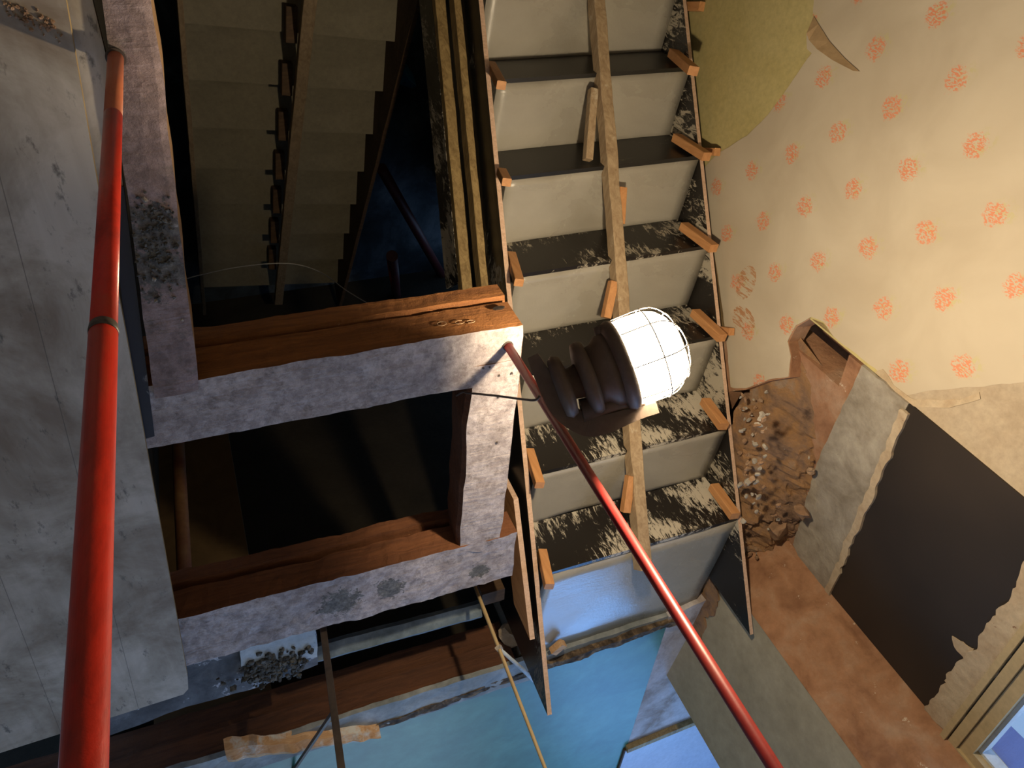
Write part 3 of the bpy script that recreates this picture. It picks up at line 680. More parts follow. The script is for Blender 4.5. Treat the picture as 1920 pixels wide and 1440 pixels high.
# cleats at the wall side: (lower end px, upper end px, riser index)
RC = [((1338, 912), (1378, 968), 0), ((1322, 752), (1357, 800), 1), ((1303, 586), (1354, 634), 2), ((1282, 424), (1338, 466), 3), ((1268, 258), (1325, 294), 4), ((1262, 100), (1300, 133), 5)]
for (u0, v0), (u1, v1), k in RC:
    pl = PR0 + STEP * k + S * 0.040
    a = atp(u0, v0, pl, S); b = atp(u1, v1, pl, S)
    cleat(a, b, 0.042, 0.034, 'orange pine cleat at the wall end of the %s riser down from the landing' % ordn[k], S, group='cleats holding the riser boards at the wall side')
LC = [((1016, 1034), (1030, 1100), 0), ((992, 846), (1012, 910), 1), ((958, 478), (973, 530), 3), ((940, 322), (950, 342), 4), ((920, 122), (940, 160), 5)]
for (u0, v0), (u1, v1), k in LC:
    pl = PL0 + STEP * k + S * 0.036
    a = atp(u0, v0, pl, S); b = atp(u1, v1, pl, S)
    cleat(a, b, 0.034, 0.030, 'orange pine cleat at the open left end of the %s riser down from the landing' % ordn[k], S, group='cleats holding the riser boards at the open side')
cleat(atz(1036, 1222, 0.0), atz(1056, 1205, 0.0), 0.035, 0.03, 'small splintered block with white plaster lying beside the tip of the left side board', UP, MAT['broken'], 'wood_block')
cleat(wpt(*wst(w1(1305, 285))) + WN * 0.03, w1(1345, 285, 0.03), 0.030, 0.030, 'short yellow wedge jammed between the wall and the side board at the fifth riser', UP, MAT['cleat'], 'wedge')
cleat(w1(1345, 618, 0.03), w1(1372, 622, 0.03), 0.028, 0.030, 'short pine wedge jammed against the wallpaper at the third riser', UP, MAT['cleat'], 'wedge')
cleat(w1(1290, 12, 0.03), w1(1316, 12, 0.03), 0.028, 0.035, 'pine wedge between wall and side board at the top edge of the photo', UP, MAT['cleat'], 'wedge')
# spreader blocks nailed to the centre plank
CB = [((1112, 168), (1102, 300), 4, 'pale block nailed left of the centre plank, uppermost of its blocks'),
      ((1166, 352), (1162, 420), 3, 'short pale block on the right of the centre plank'),
      ((1150, 528), (1136, 596), 2, 'pointed pine block on the left of the centre plank just above the lamp'),
      ((1182, 892), (1172, 960), 0, 'pine block beside the centre plank below the lamp')]
for (u0, v0), (u1, v1), k, lb in CB:
    a = atp(u0, v0, PL0 + UP * 0.075, nzp); b = atp(u1, v1, PL0 + UP * 0.05, nzp)
    cleat(a, b, 0.032, 0.032, lb, nzp, MAT['batten'] if k == 4 else MAT['cleat'], 'spacer_block')

# walers and soffit edge board along the open side of the upper flight
def waler(x, dz, w, h, k0, k1, mat, label, name='wale'):
    a = PL0 + SX * x + STEP * k0 + UP * dz; b = PL0 + SX * x + STEP * k1 + UP * dz
    bm = bmesh.new(); add_bar(bm, a, b, w, h, UPN, 0.002, 0.002)
    return link(name, bm, mat, label=label, cat='timber')
waler(-0.075, -0.20, 0.030, 0.06, 2.3, 8.2, MAT['waler'], 'narrow timber wale lowered against the outside of the black side board')
waler(-0.105, -0.34, 0.045, 0.05, 2.3, 8.2, MAT['waler'], 'bright edged timber wale beside the splashed soffit board')
waler(-0.120, -0.46, 0.018, 0.16, 2.3, 8.2, MAT['film'], 'black soffit edge board splashed white, outermost of the boards left of the stair', 'soffit_board')

# ------------------------------------------------------------------ timber floor frame
bt = lambda nm, t1, t2, s1, s2, pt=(): beam_mat(nm, t1, t2, s1, s2, pt)
lil1, lil2 = (0.56, 0.51, 0.51), (0.44, 0.39, 0.385)
rb_ = atz(295, 430)
MAT['beam_a'] = bt('dusty_beam_crossing', lil1, lil2, (0.15, 0.055, 0.016), (0.30, 0.12, 0.032))
pb = [(atz(640, 1130), .06), (atz(730, 1105), .045), (atz(900, 1070), .035)]
MAT['beam_b'] = bt('dusty_beam_rear', (0.58, 0.525, 0.53), (0.46, 0.41, 0.41), (0.10, 0.036, 0.014), (0.20, 0.075, 0.028), [(p.x, p.y, r_) for p, r_ in pb])
MAT['beam_c'] = bt('dusty_beam_long', (0.36, 0.275, 0.265), (0.28, 0.21, 0.20), (0.22, 0.12, 0.05), (0.34, 0.21, 0.10), [(rb_.x, rb_.y, .055), (atz(300, 500).x, atz(300, 500).y, .055), (atz(215, 90).x, atz(215, 90).y, .02)])
MAT['beam_d'] = bt('rear_trimmer', (0.25, 0.30, 0.32), (0.33, 0.38, 0.40), (0.055, 0.022, 0.010), (0.13, 0.05, 0.02))
def beam_prof(w, d, g=True, gz=0.045, gd=0.014, gw=0.022):
    """cross-section: a across (0 = front edge, -w = back), b down; groove on the front face"""
    p = [(0, 0), (0, -gz), (-gd, -gz - 0.004), (-gd, -gz - gw), (0.006, -gz - gw - 0.006), (0.006, -d), (-w, -d), (-w, 0)] if g else [(0, 0), (0, -d), (-w, -d), (-w, 0)]
    return p
# front beam, from under the sheet to the stair corner
y1 = atz(600, 675).y; yb1 = atz(600, 783).y
bd1 = -atp(600, 588, Vector((0, y1, 0)), YA).z
xr1 = atz(985, 610).x
bm = bmesh.new(); add_extr(bm, beam_prof(y1 - yb1, bd1, True, bd1 * .60, .030, .016), Vector((-0.50, y1 + 0.01, 0)), Vector((xr1 - 0.005, y1, 0)), YA, UP, 60, 0.004, 0.03)
fb = link('floor_beam', bm, MAT['beam_a'], label='old grooved floor beam with orange brown side and dusty lilac top, red pole standing at its end', cat='beam')
# mortise hole and chalk marks of the front beam side
hx = atp(935, 580, Vector((0, y1 + 0.004, 0)), YA)
bm = bmesh.new(); add_extr(bm, [(-0.017, 0), (-0.010, -0.006), (0.010, -0.007), (0.017, 0), (0.009, 0.006), (-0.010, 0.006)], hx + YA * 0.002, hx + YA * 0.006, XA, UP, 1)
MAT['hole'] = mottled('dark_bolt_hole', [(0.008, 0.004, 0.002), (0.02, 0.01, 0.005)], 9, 1.0, 0.1)
link('bolt_hole', bm, MAT['hole'], parent=fb)
MAT['chalk'] = mottled('chalk', [(0.32, 0.20, 0.11), (0.46, 0.32, 0.2)], 60, 0.95, 0.1)
for i, (u, v, rx, rz, a0_, a1_) in enumerate(((828, 607, 0.012, 0.009, 0, 6.3), (862, 604, 0.012, 0.008, 0.4, 5.4), (882, 603, 0.012, 0.006, -2.4, 2.4))):
    c = atp(u, v, Vector((0, y1 + 0.007, 0)), YA)
    pp = [c + XA * rx * math.cos(t) + UP * rz * math.sin(t) for t in [a0_ + (a1_ - a0_) * j / 18 for j in range(19)]]
    tube('chalk_mark', pp, 0.0011, MAT['chalk'], 6, parent=fb)
# rear beam
y2 = atz(600, 1085).y; yb2 = atz(600, 1172).y; bd2 = -atp(600, 1003, Vector((0, y2, 0)), YA).z
xr2 = atz(965, 1040).x
bm = bmesh.new(); add_extr(bm, beam_prof(y2 - yb2, bd2, True, bd2 * .58, .034, .022), Vector((-0.60, y2 - 0.01, 0)), Vector((xr2, y2 - 0.03, 0)), YA, UP, 70, 0.007, 0.03)
link('floor_beam', bm, MAT['beam_b'], label='rear old floor beam with thick pale lime crust and rubble dirt on top', cat='beam')
# short cross beam between them, its left edge waney
pA, pB, pC, pD = atz(885, 688), atz(978, 672), atz(935, 1036), atz(862, 1032)
bm = bmesh.new()
n_ = 26; rings = []
for i in range(n_ + 1):
    t = i / n_; l = pA.lerp(pD, t); r_ = pB.lerp(pC, t)
    l = l + XA * 0.010 * noise.noise(Vector((t * 5, 1, 0))); r_ = r_ + XA * 0.006 * noise.noise(Vector((t * 6, 3, 0)))
    prof = [l, l.lerp(r_, .35) + UP * .003, l.lerp(r_, .7) + UP * .001, r_, r_ + DN * 0.15, l + DN * 0.15 + XA * 0.004, l + DN * 0.022 - XA * 0.008]
    rings.append([bm.verts.new(jit(p, .003)) for p in prof])
for i in range(n_):
    for j in range(7): bm.faces.new((rings[i][j], rings[i][(j + 1) % 7], rings[i + 1][(j + 1) % 7], rings[i + 1][j]))
bm.faces.new(rings[0][::-1]); bm.faces.new(rings[-1])
cb = link('cross_beam', bm, MAT['beam_b'], label='short lilac dusted cross beam joining the front and rear floor beams beside the stair', cat='beam')
for u, v in ((918, 688), (936, 704), (934, 745), (932, 830), (906, 690), (960, 700)):
    p = atz(u, v, 0.003); bm = bmesh.new(); bmesh.ops.create_cone(bm, cap_ends=True, segments=8, radius1=0.0035, radius2=0.003, depth=0.004, matrix=Matrix.Translation(p)); link('nail_head', bm, MAT['steel'], parent=cb)
# long beam running away at the left, its end lapped onto the front beam
l0, r0_, r1_, l1 = atz(190, 0, .012), atz(285, 0, .012), atz(374, 733, .012), atz(290, 748, .012)
l0 = l0 + (l0 - l1) * 1.6; r0_ = r0_ + (r0_ - r1_) * 1.6
bm = bmesh.new(); n_ = 60; rings = []
for i in range(n_ + 1):
    t = i / n_; l = l0.lerp(l1, t); r_ = r0_.lerp(r1_, t) + XA * 0.005 * noise.noise(Vector((t * 14, 5, 0)))
    dp = 0.20 if t < 0.955 else 0.012
    prof = [l, l.lerp(r_, .5) + UP * .002, r_ - XA * 0.012, r_ + DN * .004, r_ + DN * dp, l + DN * dp]
    rings.append([bm.verts.new(jit(p, .0025)) for p in prof])
for i in range(n_):
    for j in range(6): bm.faces.new((rings[i][j], rings[i][(j + 1) % 6], rings[i + 1][(j + 1) % 6], rings[i + 1][j]))
bm.faces.new(rings[0][::-1]); bm.faces.new(rings[-1])
link('floor_beam', bm, MAT['beam_c'], label='long narrow brownish grey beam beside the plywood sheet, dark rubble patch on top', cat='beam')
# rear trimmer carrying the teal floor: dark brown side, grey lip on top
y3 = atz(800, 1288).y; bd3 = -atp(620, 1262, Vector((0, y3, 0)), YA).z
xr3 = 0.73
bm = bmesh.new()
add_extr(bm, [(0, 0), (0, -0.02), (0.004, -bd3 * .55), (-0.01, -bd3 * .6), (-0.01, -bd3 - .02), (-0.25, -bd3 - .02), (-0.25, -0.005), (-.1, 0)], Vector((-1.10, y3, 0)), Vector((xr3, y3 - 0.02, 0)), YA, UP, 60, 0.005, 0.03)
link('trimmer_beam', bm, MAT['beam_d'], label='dark brown trimmer beam under the edge of the teal floor with grey mortar lip', cat='beam')
bm = bmesh.new()
yl0 = y3 + 0.004; 
add_extr(bm, [(0, 0), (0, -0.02), (-0.165, -0.02), (-0.165, 0)], Vector((-1.10, yl0 + .01, 0.012)), Vector((0.86, yl0 - 0.025, 0.012)), YA, UP, 50, 0.006, 0.03)
link('mortar_lip', bm, MAT['lip'], label='blue grey mortar strip between the trimmer beam and the teal floor', cat='mortar')
# lower channel rail in the gap, left of the stair
ra_, rb2 = atz(615, 1222, -0.09), atz(885, 1150, -0.09)
bm = bmesh.new(); add_extr(bm, [(0, 0), (0.02, 0.012), (0.045, 0.0), (0.045, -0.05), (0, -0.05), (-0.02, -0.02)], Vector((ra_.x - .05, ra_.y + .0, -0.09)), Vector((rb2.x + .04, rb2.y, -0.09)), -YA, UP, 30, 0.003, 0.02)
link('channel_rail', bm, MAT['shelf'], label='grey blue channel rail in the dark gap behind the rear beam', cat='rail')
# infill panel left of the gap, white plaster with rubble
q = [atz(u, v, -0.035) for u, v in ((180, 1260), (350, 1236), (480, 1190), (592, 1160), (596, 1246), (480, 1290), (350, 1325), (180, 1390))]
bm = bmesh.new(); add_plate(bm, q, DN * 0.05, 0.006, 0.03); link('infill_slab', bm, MAT['infill'], label='grey mortar infill between the rear beam and the trimmer beside the plywood sheet', cat='mortar')
q = [atz(u, v, -0.020) for u, v in ((450, 1212), (520, 1192), (592, 1174), (595, 1232), (540, 1240), (500, 1235), (452, 1250))]
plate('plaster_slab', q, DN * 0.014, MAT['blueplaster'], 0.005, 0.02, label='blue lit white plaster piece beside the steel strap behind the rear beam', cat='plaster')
bm = bmesh.new()
for i in range(260):
    a = random.gauss(0, 1); b = random.gauss(0, 1)
    u = 510 + a * 30 + b * 4; v = 1252 - a * 9 + b * 11
    if not (390 < u < 590): continue
    add_stone(bm, atz(u, v, -0.016), random.uniform(.004, .013), i * .7, (1, 1, .7))
link('rubble_heap', bm, MAT['rubble'], label='dark crumbly rubble heap on the plaster between rear beam and trimmer', cat='rubble', kind='stuff')
bm = bmesh.new()
for i in range(220):
    u = random.gauss(297, 24); v = random.gauss(455, 55)
    if not (240 + (v - 370) * .13 < u < 322 + (v - 370) * .12 and 360 < v < 560): continue
    add_stone(bm, atz(u, v, .015), random.uniform(.0015, .005), i * .7, (1, 1, .6))
for u, v, r_ in ((271, 374, .007), (289, 524, .005), (292, 564, .004), (341, 600, .004)): add_stone(bm, atz(u, v, .018), r_, u, mi=1)
link('rubble_patch', bm, [MAT['rubble'], MAT['chip']], label='dark grit and pebbles lying on the long narrow beam', cat='rubble', kind='stuff')

bm = bmesh.new()
for i in range(90):
    u = random.gauss(60, 40); v = 22 + (u - 30) * .45 + random.gauss(0, 10)
    if 0 < u < 115: add_stone(bm, atz(u, v, .031), random.uniform(.001, .004), i * .7, (1, 1, .5))
link('dirt_crumbs', bm, MAT['stone'], label='brown dirt crumbs on the plywood sheet near the top left', cat='dirt', kind='stuff')
# plywood sheet and boards at the left
q = [atz(u, v, 0.030) for u, v in ((116, -70), (183, 345), (236, 625), (352, 1270), (353, 1292), (344, 1302), (0, 1412), (-260, 1470))]
q.append(Vector((-1.55, q[0].y + .1, 0.030)))
q[0] = q[0] + (q[0] - q[2]) * 2.0; q[-1] = Vector((-1.55, q[0].y, 0.030)); 
bm = bmesh.new(); add_plate(bm, q, DN * 0.018, mi_side=1)
link('plywood_sheet', bm, [MAT['ply'], MAT['waler']], label='large dirty grey plywood sheet lying on the floor behind the thick red pole', cat='plywood')
q = [atz(u, v, 0.0) for u, v in ((40, -60), (188, -60), (200, 110), (234, 372), (182, 372))]
d_ = (q[0] - q[4]); q[0] = q[0] + d_ * 1.5; q[1] = q[1] + d_ * 1.5
plate('floor_board', q, DN * 0.02, MAT['ply'], label='grey board between the plywood sheet and the long beam at the foot of the red pole', cat='board')
q = [atz(u, v, 0.004) for u, v in ((222, 350), (232, 350), (290, 818), (262, 826), (205, 372))]
plate('dark_board', q, DN * 0.015, MAT['navy'], label='narrow black board end between the plywood sheet and the long beam', cat='board')

# ------------------------------------------------------------------ red poles
def red_pole(base, top, r, label, collar=None, r2=None, faded=None):
    root = empty('red_pole', base, label, 'pole')
    d = (top - base)
    if collar:
        c = base + d * collar
        tube('upper_tube', [c, top], r, MAT['red'], 40, parent=root)
        f_ = faded or 0.0
        if f_: tube('faded_tip', [base, base + d * f_], r2, MAT['fadedred'], 40, parent=root)
        tube('lower_tube', [base + d * f_, c], r2, MAT['red'], 40, parent=root)
        tube('collar', [c - d.normalized() * 0.008, c, c + d.normalized() * 0.004], [r2 * 1.04, r * 1.05, r * 1.02], MAT['steel'], 40, parent=root)
    else: tube('tube', [base, top], r, MAT['red_dark'], 32, parent=root)
    bm = bmesh.new(); add_tube(bm, [base + UP * 0.0, base + UP * 0.004], r * 1.25, 24); link('foot', bm, MAT['steel'], parent=root)
    return root
bA = atz(217, 108, .014); tA = atd(157, 1440, .42); dA = (tA - bA)
pA_ = bA; tA2 = bA + dA * ((CEIL - bA.z) / dA.z)
col_t = None
def proj_v(P):
    c = M3.transposed() @ (P - EYE); return 720 + F * c.y / c.z
lo_, hi_ = 0.0, 1.0
for _ in range(40):
    md = (lo_ + hi_) / 2
    if proj_v(bA + (tA2 - bA) * md) < 622: lo_ = md
    else: hi_ = md
red_pole(bA, tA2, 0.0127, 'thick bright red pole standing on the narrow beam at the left, nearest the camera', lo_, 0.0122, lo_ * 0.32)
bB = atz(952, 648, 0.0); tB = Vector((bB.x, bB.y, CEIL))
red_pole(bB, tB, 0.0118, 'slim dark red pole standing on the corner of the front beam, holding the work lamp')

# ------------------------------------------------------------------ work lamp hung on the slim pole
LD = 1.58
def L_(u, v, d=0.0): return atd(u, v, LD + d)
gc = L_(1172, 682); tip = L_(1272, 645)
ax = (tip - gc).normalized()
pxm = LD / F
lamp = empty('work_lamp', gc - ax * 0.06, 'switched on caged work lamp with black rubber body hung on the slim red pole', 'lamp')
def lathe(name, prof, mat, smooth=True, n=40, parent=lamp):
    bm = bmesh.new(); pts = [gc + ax * a for a, r in prof]; add_tube(bm, pts, [max(r, .0005) for a, r in prof], n); return link(name, bm, mat, parent=parent)
R0 = 86 * pxm
lathe('rubber_ring', [(-0.030, R0 * .80), (-0.024, R0 * .97), (-0.012, R0 * 1.03), (-0.002, R0 * 1.0), (0.002, R0 * .9)], MAT['rubber'])
lathe('lamp_body', [(-0.100, R0 * .52), (-0.095, R0 * .62), (-0.060, R0 * .66), (-0.045, R0 * .80), (-0.028, R0 * .84)], MAT['rubber'])
lathe('body_flange', [(-0.104, R0 * .55), (-0.098, R0 * .80), (-0.084, R0 * .84), (-0.076, R0 * .80), (-0.072, R0 * .6)], MAT['rubber'])
lathe('rear_disc', [(-0.158, R0 * .30), (-0.155, R0 * .64), (-0.143, R0 * .72), (-0.130, R0 * .66), (-0.124, R0 * .35), (-0.098, R0 * .40)], MAT['rubber'])
m, nt, bs = newmat('frosted_lit_glass'); nt.nodes.remove(bs)
tr = N(nt, 'ShaderNodeBsdfTransparent'); em = N(nt, 'ShaderNodeEmission'); em.inputs[0].default_value = (1.0, 0.86, 0.62, 1); em.inputs[1].default_value = 5.5
ad = N(nt, 'ShaderNodeAddShader'); nt.links.new(tr.outputs[0], ad.inputs[0]); nt.links.new(em.outputs[0], ad.inputs[1]); nt.links.new(ad.outputs[0], nt.nodes['Material Output'].inputs[0])
MAT['litglass'] = m
gl_len = 0.128
lathe('glass_dome', [(0.0, R0 * .95), (0.02, R0 * .97), (gl_len * .55, R0 * .95), (gl_len * .72, R0 * .86), (gl_len * .86, R0 * .68), (gl_len * .96, R0 * .42), (gl_len, R0 * .12)], MAT['litglass'])
m, nt, bs = newmat('glowing_bulb'); nt.nodes.remove(bs); em = N(nt, 'ShaderNodeEmission'); em.inputs[0].default_value = (1, .9, .7, 1); em.inputs[1].default_value = 30
nt.links.new(em.outputs[0], nt.nodes['Material Output'].inputs[0]); MAT['bulb'] = m
lathe('bulb', [(-0.010, .012), (0.02, .016), (0.035, .026), (0.05, .030), (0.066, .026), (0.078, .012)], MAT['bulb'], n=20)
# wire guard round the glass
MAT['guard'] = mottled('pale_wire_guard', [(0.55, 0.5, 0.42), (0.62, 0.56, 0.48)], 8, 0.4, 0.05)
a_ = ax.orthogonal().normalized(); b_ = ax.cross(a_)
bm = bmesh.new()
gp = [(0.0, R0 * 1.0), (gl_len * .55, R0 * 1.01), (gl_len * .78, R0 * .90), (gl_len * .95, R0 * .62), (gl_len * 1.04, R0 * .3)]
for k in range(8):
    an = 2 * math.pi * k / 8 + .2; dr_ = a_ * math.cos(an) + b_ * math.sin(an)
    add_tube(bm, curve_pts([gc + ax * x + dr_ * r for x, r in gp], 5), 0.0014, 6)
for x, r in ((gl_len * .5, R0 * 1.012), (gl_len * 1.04, R0 * .3), (gl_len * .9, R0 * .74)):
    add_tube(bm, [gc + ax * x + (a_ * math.cos(t) + b_ * math.sin(t)) * r for t in [2 * math.pi * j / 40 for j in range(41)]], 0.0014, 6)
link('wire_guard', bm, MAT['guard'], parent=lamp)
# hanging bracket: bent flat strap from pole side round under the body
bz = [(1000, 668), (1022, 712), (1052, 765), (1095, 795), (1130, 796), (1180, 780), (1232, 764)]
cp = curve_pts([L_(u, v, .02 + .01 * math.sin(i)) for i, (u, v) in enumerate(bz)], 6)
bm = bmesh.new(); vd = ray(1120, 760).normalized(); prev = None
for i, p in enumerate(cp):
    d = (cp[min(i + 1, len(cp) - 1)] - cp[max(i - 1, 0)]).normalized(); s_ = d.cross(vd).normalized(); t_ = i / (len(cp) - 1)
    wd_ = 0.012 + 0.012 * math.sin(math.pi * min(1, t_ * 1.1)); r4 = [p - s_ * wd_ - vd * .02, p + s_ * wd_ - vd * .02, p + s_ * wd_ + vd * .02, p - s_ * wd_ + vd * .02]
    cur = [bm.verts.new(x) for x in r4]
    if prev:
        for k in range(4): bm.faces.new((prev[k], prev[(k + 1) % 4], cur[(k + 1) % 4], cur[k]))
    else: bm.faces.new(cur[::-1])
    prev = cur
bm.faces.new(prev); link('bracket', bm, MAT['rubber'], parent=lamp)
fill = bmesh.new(); add_tube(fill, [L_(1090, 770, .01), L_(1205, 742, .01)], [0.026, 0.022], 20); link('junction_box', fill, MAT['rubber'], parent=lamp)
tube('knob', [L_(1120, 612, -.01), L_(1128, 628, -.01), L_(1132, 645, 0)], [.010, .014, .012], MAT['rubber'], 16, parent=lamp)
ld = bpy.data.lights.new('lamp_light', 'POINT'); ld.energy = LAMP_POWER; ld.color = LAMP_COL; ld.shadow_soft_size = 0.028
lo = bpy.data.objects.new('lamp_light', ld); COL.objects.link(lo); lo.parent = lamp; lo.location = (gc + ax * 0.10) - Vector(lamp['_o'])
# cable from the lamp along the frame
cpts = [L_(1012, 742, .06), L_(1003, 750, .07), atd(975, 748, 1.74), atd(930, 742, 1.86), atz(880, 737, .004), atz(868, 735, -.03), atz(856, 742, -.10)]
tube('cable', curve_pts(cpts, 8), 0.0030, MAT['rubber'], 10, label='thin black lamp cable crossing the cross beam to the slim pole', cat='cable')

# ------------------------------------------------------------------ sticks, straps and debris near the landing
base = atz(892, 1100, -.05)
def vpole(u0, v0, z0, u1, v1):
    b = atz(u0, v0, z0); t = atz(u1, v1, 0)
    # top: point of the plumb-ish line seen at (u1,v1)
    r = ray(u1, v1); k = (Vector((b.x, b.y, 0)) - Vector((EYE.x, EYE.y, 0))).length / Vector((r.x, r.y, 0)).length
    return b, EYE + r * k
b, t = vpole(890, 1098, -0.10, 1022, 1440); t2 = b + (t - b) * 1.3
sk = empty('bamboo_stick', b, 'thin yellowish stick standing upright behind the rear beam, knotted halfway', 'stick')
md = b.lerp(t2, .35)
tube('stick_shaft', [b, b.lerp(t2, .12), b.lerp(t2, .3), b.lerp(t2, .6), t2], [.006, .0072, .0065, .0060, .0055], MAT['stick'], 12, parent=sk)
bm = bmesh.new(); kn = b.lerp(t2, .30); add_stone(bm, kn, .014, 3.0); link('knot', bm, MAT['chip'], parent=sk)
tube('side_twig', [kn, kn + (atz(1012, 1284, .02) - kn) * .55, atz(1014, 1288, .005)], [.006, .008, .010], MAT['blueplaster'], 10, parent=sk)
b, t = vpole(604, 1165, -0.06, 640, 1440); t2 = b + (t - b) * 1.3
sr = empty('steel_strap', b, 'flat rusty steel strap standing upright behind the rear beam with a brace', 'steel bar')
bar('strap_bar', b, t2, .022, .006, YA, MAT['steel'], .001, parent=sr)
jn = b.lerp(t2, .50)
bar('brace', jn, atz(545, 1452, -.02), .012, .012, UP, MAT['steel'], .001, parent=sr)
# broken timber with torn orange wood
q0, q1 = atz(425, 1412, .03), atz(712, 1372, .03)
bm = bmesh.new(); n_ = 40; rings = []
for i in range(n_ + 1):
    t_ = i / n_; c = q0.lerp(q1, t_); c = c + YA * .012 * noise.noise(Vector((t_ * 4, 0, 0)))
    w_ = (.085 - .035 * t_) * (1 + .35 * noise.noise(Vector((t_ * 9, 2, 0)))); h_ = .026 * (1 + .5 * noise.noise(Vector((t_ * 11, 5, 0))))
    rings.append([bm.verts.new(c + YA * y * w_ + UP * z * h_) for y, z in ((.6, -1), (.5, .4), (.05, 1), (-.35, .7), (-.5, -.2), (-.45, -1))])
for i in range(n_):
    for j in range(6): bm.faces.new((rings[i][j], rings[i][(j + 1) % 6], rings[i + 1][(j + 1) % 6], rings[i + 1][j]))
bm.faces.new(rings[0][::-1]); bm.faces.new(rings[-1])
link('broken_timber', bm, MAT['broken'], label='snapped orange and white splintered timber lying at the edge of the teal floor', cat='timber')
# concrete lumps by the stair corner under the beams
bm = bmesh.new(); add_stone(bm, atz(955, 1190, -.10), .05, 4.4, (1, .7, 1.2)); link('mortar_lump', bm, MAT['limeplaster'], label='rounded mortar lump between the bamboo stick and the stair side board', cat='stone')
bar('post', atz(925, 1120, -.08), Vector((atz(925, 1120, -.08).x, atz(925, 1120, -.08).y, -.40)), .09, .07, YA, MAT['darkwood'], label='dark brown post under the end of the rear beam beside the stair', cat='timber')
bm = bmesh.new(); add_plate(bm, [Vector((.705, -1.40, -.16)), Vector((.640, -2.20, -.16)), Vector((.640, -2.20, -.60)), Vector((.705, -1.40, -.60))], XA * .02)  # added board, stops lamp light from streaking the pit end wall
link('partition_board', bm, MAT['film_clean'], label='dark board hanging below the cross beam beside the stair side board', cat='board')
# broken plaster flakes at the stair top, right
for i, (u, v, r_, lb) in enumerate(((1340, 1178, .045, 'brown broken brick at the top corner of the stair beside the slim pole'), (1365, 1200, .03, 'small brick fragment beside the tip of the wall side board'), (1310, 1190, .03, 'orange brick crumb behind the slim pole at the stair top'))):
    bm = bmesh.new(); add_stone(bm, atz(u, v, .01), r_, i + 8.0); link('brick_piece', bm, MAT['stone'], label=lb, cat='brick')

# ------------------------------------------------------------------ lower stair flight seen down the opening
LS = Vector((-0.034, -0.282, -0.168)); 
P0 = atd(345, 43, 3.2)
acr = Vector((-LS.y, LS.x, 0)).normalized(); acr = acr if acr.x > 0 else -acr
LW = 0.93
ls = empty('lower_stair', P0 + LS * 3 + acr * .4 + DN * .3, 'second concrete stair flight seen far down through the dark floor opening', 'stair')
R_ = P0 + acr * LW
for k in range(-2, 10):
    L = P0 + LS * k; R = R_ + LS * k
    b2 = -Vector((LS.x, LS.y, 0))
    bm = bmesh.new(); tp = [L, R, R + b2, L + b2]
    if L.z - 0.3 < ZLOW: break
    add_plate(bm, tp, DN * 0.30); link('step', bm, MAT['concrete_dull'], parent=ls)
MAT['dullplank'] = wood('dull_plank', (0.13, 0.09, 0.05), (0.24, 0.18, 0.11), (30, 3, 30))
def lplank(off, w, h, hz, mat, label, name, k0=-2.5, k1=7.4):
    a = P0 + LS * k0 + acr * off + UP * hz; b = P0 + LS * k1 + acr * off + UP * hz
    bm = bmesh.new(); add_bar(bm, a, b, w, h, UP, .002, .002); return link(name, bm, mat, label=label, cat='plank')
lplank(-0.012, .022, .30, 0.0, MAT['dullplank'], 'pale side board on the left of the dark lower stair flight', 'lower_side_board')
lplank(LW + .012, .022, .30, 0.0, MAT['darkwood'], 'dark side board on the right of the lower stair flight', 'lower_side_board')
lplank(LW * .53, .055, .05, 0.12, MAT['dullplank'], 'long plank over the middle of the lower stair flight', 'centre_plank')
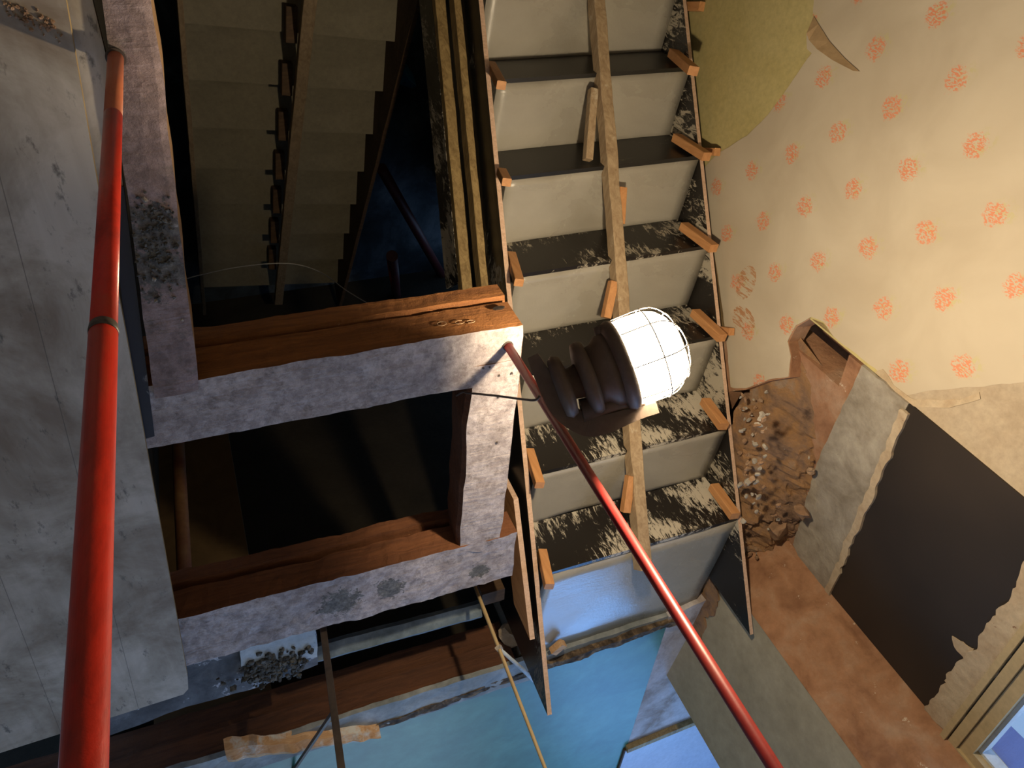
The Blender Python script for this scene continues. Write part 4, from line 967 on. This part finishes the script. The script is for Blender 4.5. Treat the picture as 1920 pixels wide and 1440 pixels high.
for k in range(-2, 7):
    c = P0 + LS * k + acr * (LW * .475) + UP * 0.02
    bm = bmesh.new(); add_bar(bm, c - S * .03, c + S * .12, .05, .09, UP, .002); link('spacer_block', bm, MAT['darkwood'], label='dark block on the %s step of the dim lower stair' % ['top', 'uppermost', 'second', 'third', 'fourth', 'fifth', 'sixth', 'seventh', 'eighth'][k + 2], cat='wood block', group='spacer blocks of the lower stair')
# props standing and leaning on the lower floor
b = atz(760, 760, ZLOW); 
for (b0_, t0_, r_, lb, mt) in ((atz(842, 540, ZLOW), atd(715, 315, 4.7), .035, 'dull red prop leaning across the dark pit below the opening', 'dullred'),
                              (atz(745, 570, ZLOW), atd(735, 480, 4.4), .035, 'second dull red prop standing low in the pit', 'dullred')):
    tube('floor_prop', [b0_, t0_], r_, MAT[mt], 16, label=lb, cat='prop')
pq = atp(345, 1055, Vector((0, -2.45, 0)), YA); pq0 = Vector((pq.x, pq.y, ZLOW)); 
tube('floor_prop', [Vector((pq.x, pq.y, -1.9)), Vector((pq.x, pq.y, -.20))], .028, MAT['brownpole'], 20, label='rusty upright prop tube seen between the front and rear floor beams at the left', cat='prop')
a = atp(365, 940, Vector((0, -2.7, 0)), YA)
bm = bmesh.new(); add_plate(bm, [Vector((a.x - .20, -2.75, -2.2)), Vector((a.x + .17, -2.75, -2.2)), Vector((a.x + .22, -2.75, -.17)), Vector((a.x - .20, -2.75, -.17))], -YA * .03)
MAT['brownpanel'] = wood('brown_panel', (0.10, 0.06, 0.025), (0.15, 0.095, 0.04), (4, 4, 4), .8)
link('pit_panel', bm, MAT['brownpanel'], label='brown board panel behind the rusty prop between the two beams', cat='panel')
bm = bmesh.new(); add_stone(bm, atz(745, 125, ZLOW + .05), .16, 5.0, (1, 1, .4)); link('plastic_bag', bm, MAT['bagblue'], label='small blue crumpled bag lying on the dark lower floor', cat='bag')  # added lump, its blue colour stands in for a dim blue light spot
# thin wire crossing the opening
wpx = [(330, 530), (365, 518), (450, 500), (540, 494), (600, 510), (650, 545), (695, 572)]
tube('wire', curve_pts([atd(u, v, 2.3) for u, v in wpx], 6), .0018, MAT['wire'], 6, label='thin grey wire sagging across the dark stair opening', cat='wire')
for o in bpy.data.objects:
    if '_o' in o: del o['_o']
